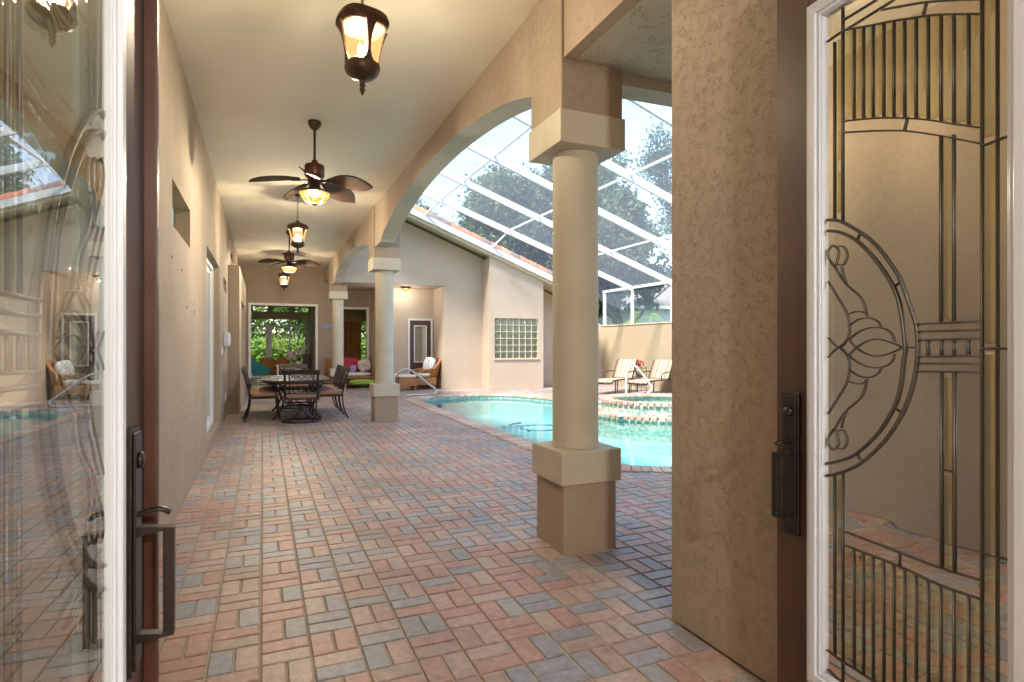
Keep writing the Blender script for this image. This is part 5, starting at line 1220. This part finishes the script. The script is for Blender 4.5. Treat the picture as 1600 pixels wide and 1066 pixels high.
def leaves(name, pts, size, mats, parent, w=None, stuff=False, elong=1.0, droop=0):
    """leaf clumps: one small quad per point, random facing"""
    n = len(pts); C = np.asarray(pts); a = rng.normal(size=(n,3)); a /= np.linalg.norm(a, axis=1)[:,None]
    if droop: a[:,2] -= droop; a /= np.linalg.norm(a, axis=1)[:,None]
    r_ = rng.normal(size=(n,3)); b_ = np.cross(a, r_); b_ /= np.linalg.norm(b_, axis=1)[:,None]
    s = (size*rng.uniform(.55,1.3,n))[:,None]; a = a*s*elong; b_ = b_*s*.5
    V = np.stack([C-a, C+b_, C+a, C-b_], 1).reshape(-1,3)
    cen = V.mean(0); V = V-cen
    me = bpy.data.meshes.new(name); me.vertices.add(4*n); me.vertices.foreach_set('co', V.ravel())
    me.loops.add(4*n); me.loops.foreach_set('vertex_index', np.arange(4*n)); me.polygons.add(n); me.polygons.foreach_set('loop_start', np.arange(0,4*n,4)); me.polygons.foreach_set('loop_total', np.full(n,4))
    for m in mats: me.materials.append(MATS[m])
    me.polygons.foreach_set('material_index', rng.choice(len(mats), n, p=w).astype(np.int32)); me.update(); me.validate()
    o = bpy.data.objects.new(name, me); COL.objects.link(o)
    if parent: o.parent = parent; o.location = Vector(cen)-wm(parent).translation
    else: o.location = cen
    return o
def tree(x, y, h, spread, label, nleaf, mats, w=None, size=.13, low=.28, droop=0, seed=1, group='trees beyond the garden wall', elong=1.0):
    rd = random.Random(seed); t = thing('tree', label, 'tree', (x,y,0), group=group)
    b = MB(); tips = []
    def branch(p, d, L_, r_, lev):
        pts = [p]; q = p.copy(); dd = d.copy(); k = 5
        for i in range(k):
            dd = (dd+Vector((rd.gauss(0,.16), rd.gauss(0,.16), rd.gauss(.03,.10)))).normalized(); q = q+dd*L_/k; pts.append(q.copy())
            if lev >= 2 or (lev == 1 and i > 1): tips.append((q.copy(), lev))
        b.tube(pts, [r_*(1-.14*i) for i in range(k+1)], 7 if lev < 2 else 4)
        if lev < 3:
            for c_ in range(rd.randint(3,4) if lev else 6):
                i = rd.randint(2, k); an = rd.uniform(0,2*PI); el = rd.uniform(.1,.95) if lev else rd.uniform(.25,1.0)
                nd = Vector((math.cos(an)*math.cos(el), math.sin(an)*math.cos(el), math.sin(el))); nd = (nd+dd*.5).normalized()
                branch(pts[i], nd, L_*rd.uniform(.5,.75), r_*.5, lev+1)
    branch(Vector((x,y,-.1)), Vector((rd.gauss(0,.06),rd.gauss(0,.06),1)), h*.52, h*.024, 0)
    b.build('trunk', 'bark', t, smooth=True)
    T = np.array([tuple(p) for p, l in tips]); c = np.array([x, y, 0])
    # scale the tips into the wanted crown
    zmax = T[:,2].max(); T[:,2] = np.clip(T[:,2]*h/zmax, h*low*.8, h); rr = np.abs(T[:,:2]-c[:2]).max(); T[:,:2] = c[:2]+(T[:,:2]-c[:2])*spread/rr
    idx = rng.integers(0, len(T), nleaf); cl = rng.normal(size=(nleaf,3))*np.array([.42,.42,.32])*spread/4.5
    sub = T[idx]+cl
    # second level clumping
    cc = sub[rng.integers(0, nleaf, nleaf//60)]; k_ = rng.integers(0, len(cc), nleaf); P = cc[k_]+rng.normal(size=(nleaf,3))*np.array([.22,.22,.15])*spread/4.5*1.2
    mixm = rng.random(nleaf) < .7; P = np.where(mixm[:,None], P, sub)
    leaves('crown', P, size, mats, t, w, droop=droop, elong=elong)
    return t
M3 = ['leaf_dark','leaf_mid','leaf_light']
tree(12.5,28,11.3,4.8,'broad dark tree above the tiled roof edge left of the near column',78000,M3,[.4,.4,.2],seed=3)
tree(16.0,30,11.8,4.6,'tall tree seen through the screen behind the near column',78000,M3,[.3,.45,.25],seed=5)
tree(24.0,39,15.2,6.4,'loose feathery tree at the right of the near column above the grey roof',70000,M3,[.25,.4,.35],seed=8,droop=.5,size=.17)
tree(15.0,22.5,8.2,2.6,'slim tree with visible leaning trunk behind the corner of the screen enclosure',17000,M3,[.4,.4,.2],seed=12,low=.45)
tree(33.0,38.0,17.0,6.5,'tall tree behind the neighbouring white house',60000,M3,[.25,.45,.3],seed=17)
tree(6.8,31,9.2,3.4,'smaller rounded tree rising just over the left end of the tiled roof',22000,M3,[.4,.4,.2],seed=21)
# fan palm shrub by the wall
t = thing('palm_shrub', 'bright green palm shrub just behind the garden wall by the white post', 'shrub', (13.6,19.0,0))
b = MB()
for k in range(26):
    a = random.uniform(0,2*PI); r_ = random.uniform(.5,1.3); h = random.uniform(1.7,2.75)
    P = spline([(0,0,1.2),(r_*.4*math.cos(a),r_*.4*math.sin(a),h),(r_*math.cos(a),r_*math.sin(a),h-.35)], 8)
    for i, p in enumerate(P[3:]):
        w_ = .22*math.sin(PI*(i+1)/(len(P)-1)); d = Vector((-math.sin(a),math.cos(a),0))
        for s in (-1,1): q = p+d*s*w_+Vector((0,0,-.10)); e_ = Vector((math.cos(a),math.sin(a),0))*.05; b.add([p-e_*.4,p+e_*.4,q+e_], [(0,1,2)])
b.build('fronds', 'leaf_bright', t, local=True)
b = MB(); b.lathe([(.1,0),(.09,1.4)], 10); b.build('stem', 'bark', t, local=True)
# garden behind the family room
P = np.column_stack([rng.uniform(-6,9,26000), rng.normal(31.0,.35,26000), rng.uniform(0,1.58,26000)+rng.normal(0,.06,26000)])
o = leaves('hedge', P, .09, ['leaf_bright','leaf_mid','leaf_light'], None, [.8,.02,.18]); tag(o, 'bright clipped green hedge seen through the far garden window', 'hedge')
b = MB(); b.box(-6,9,30.9,31.2,0,1.55); o2 = b.build('core', 'leaf_mid', o)
tree(-2.0,37,9,4.2,'light green tree behind the hedge at the left of the far window',40000,['leaf_mid','leaf_light','leaf_bright'],[.3,.4,.3],seed=31,low=.05,group='trees behind the hedge',size=.16)
tree(2.6,39,10,4.6,'light green tree behind the hedge at the right of the far window',40000,['leaf_mid','leaf_light','leaf_bright'],[.3,.4,.3],seed=35,low=.05,group='trees behind the hedge',size=.16)
tree(7.5,40,10,4.6,'light green tree behind the hedge seen through the narrow opening',16000,['leaf_mid','leaf_light','leaf_bright'],[.3,.4,.3],seed=38,low=.05,group='trees behind the hedge',size=.16)

n_ = 60000; kc = np.column_stack([rng.uniform(-8,13,500), rng.uniform(33.5,36.5,500), rng.uniform(.2,5.5,500)]); P = kc[rng.integers(0,500,n_)]+rng.normal(size=(n_,3))*.38
o = leaves('undergrowth', P, .12, ['leaf_mid','leaf_light','leaf_bright'], None, [.08,.37,.55]); o['kind'] = 'stuff'; o['label'] = 'sunlit mass of shrubs and low trees behind the hedge'
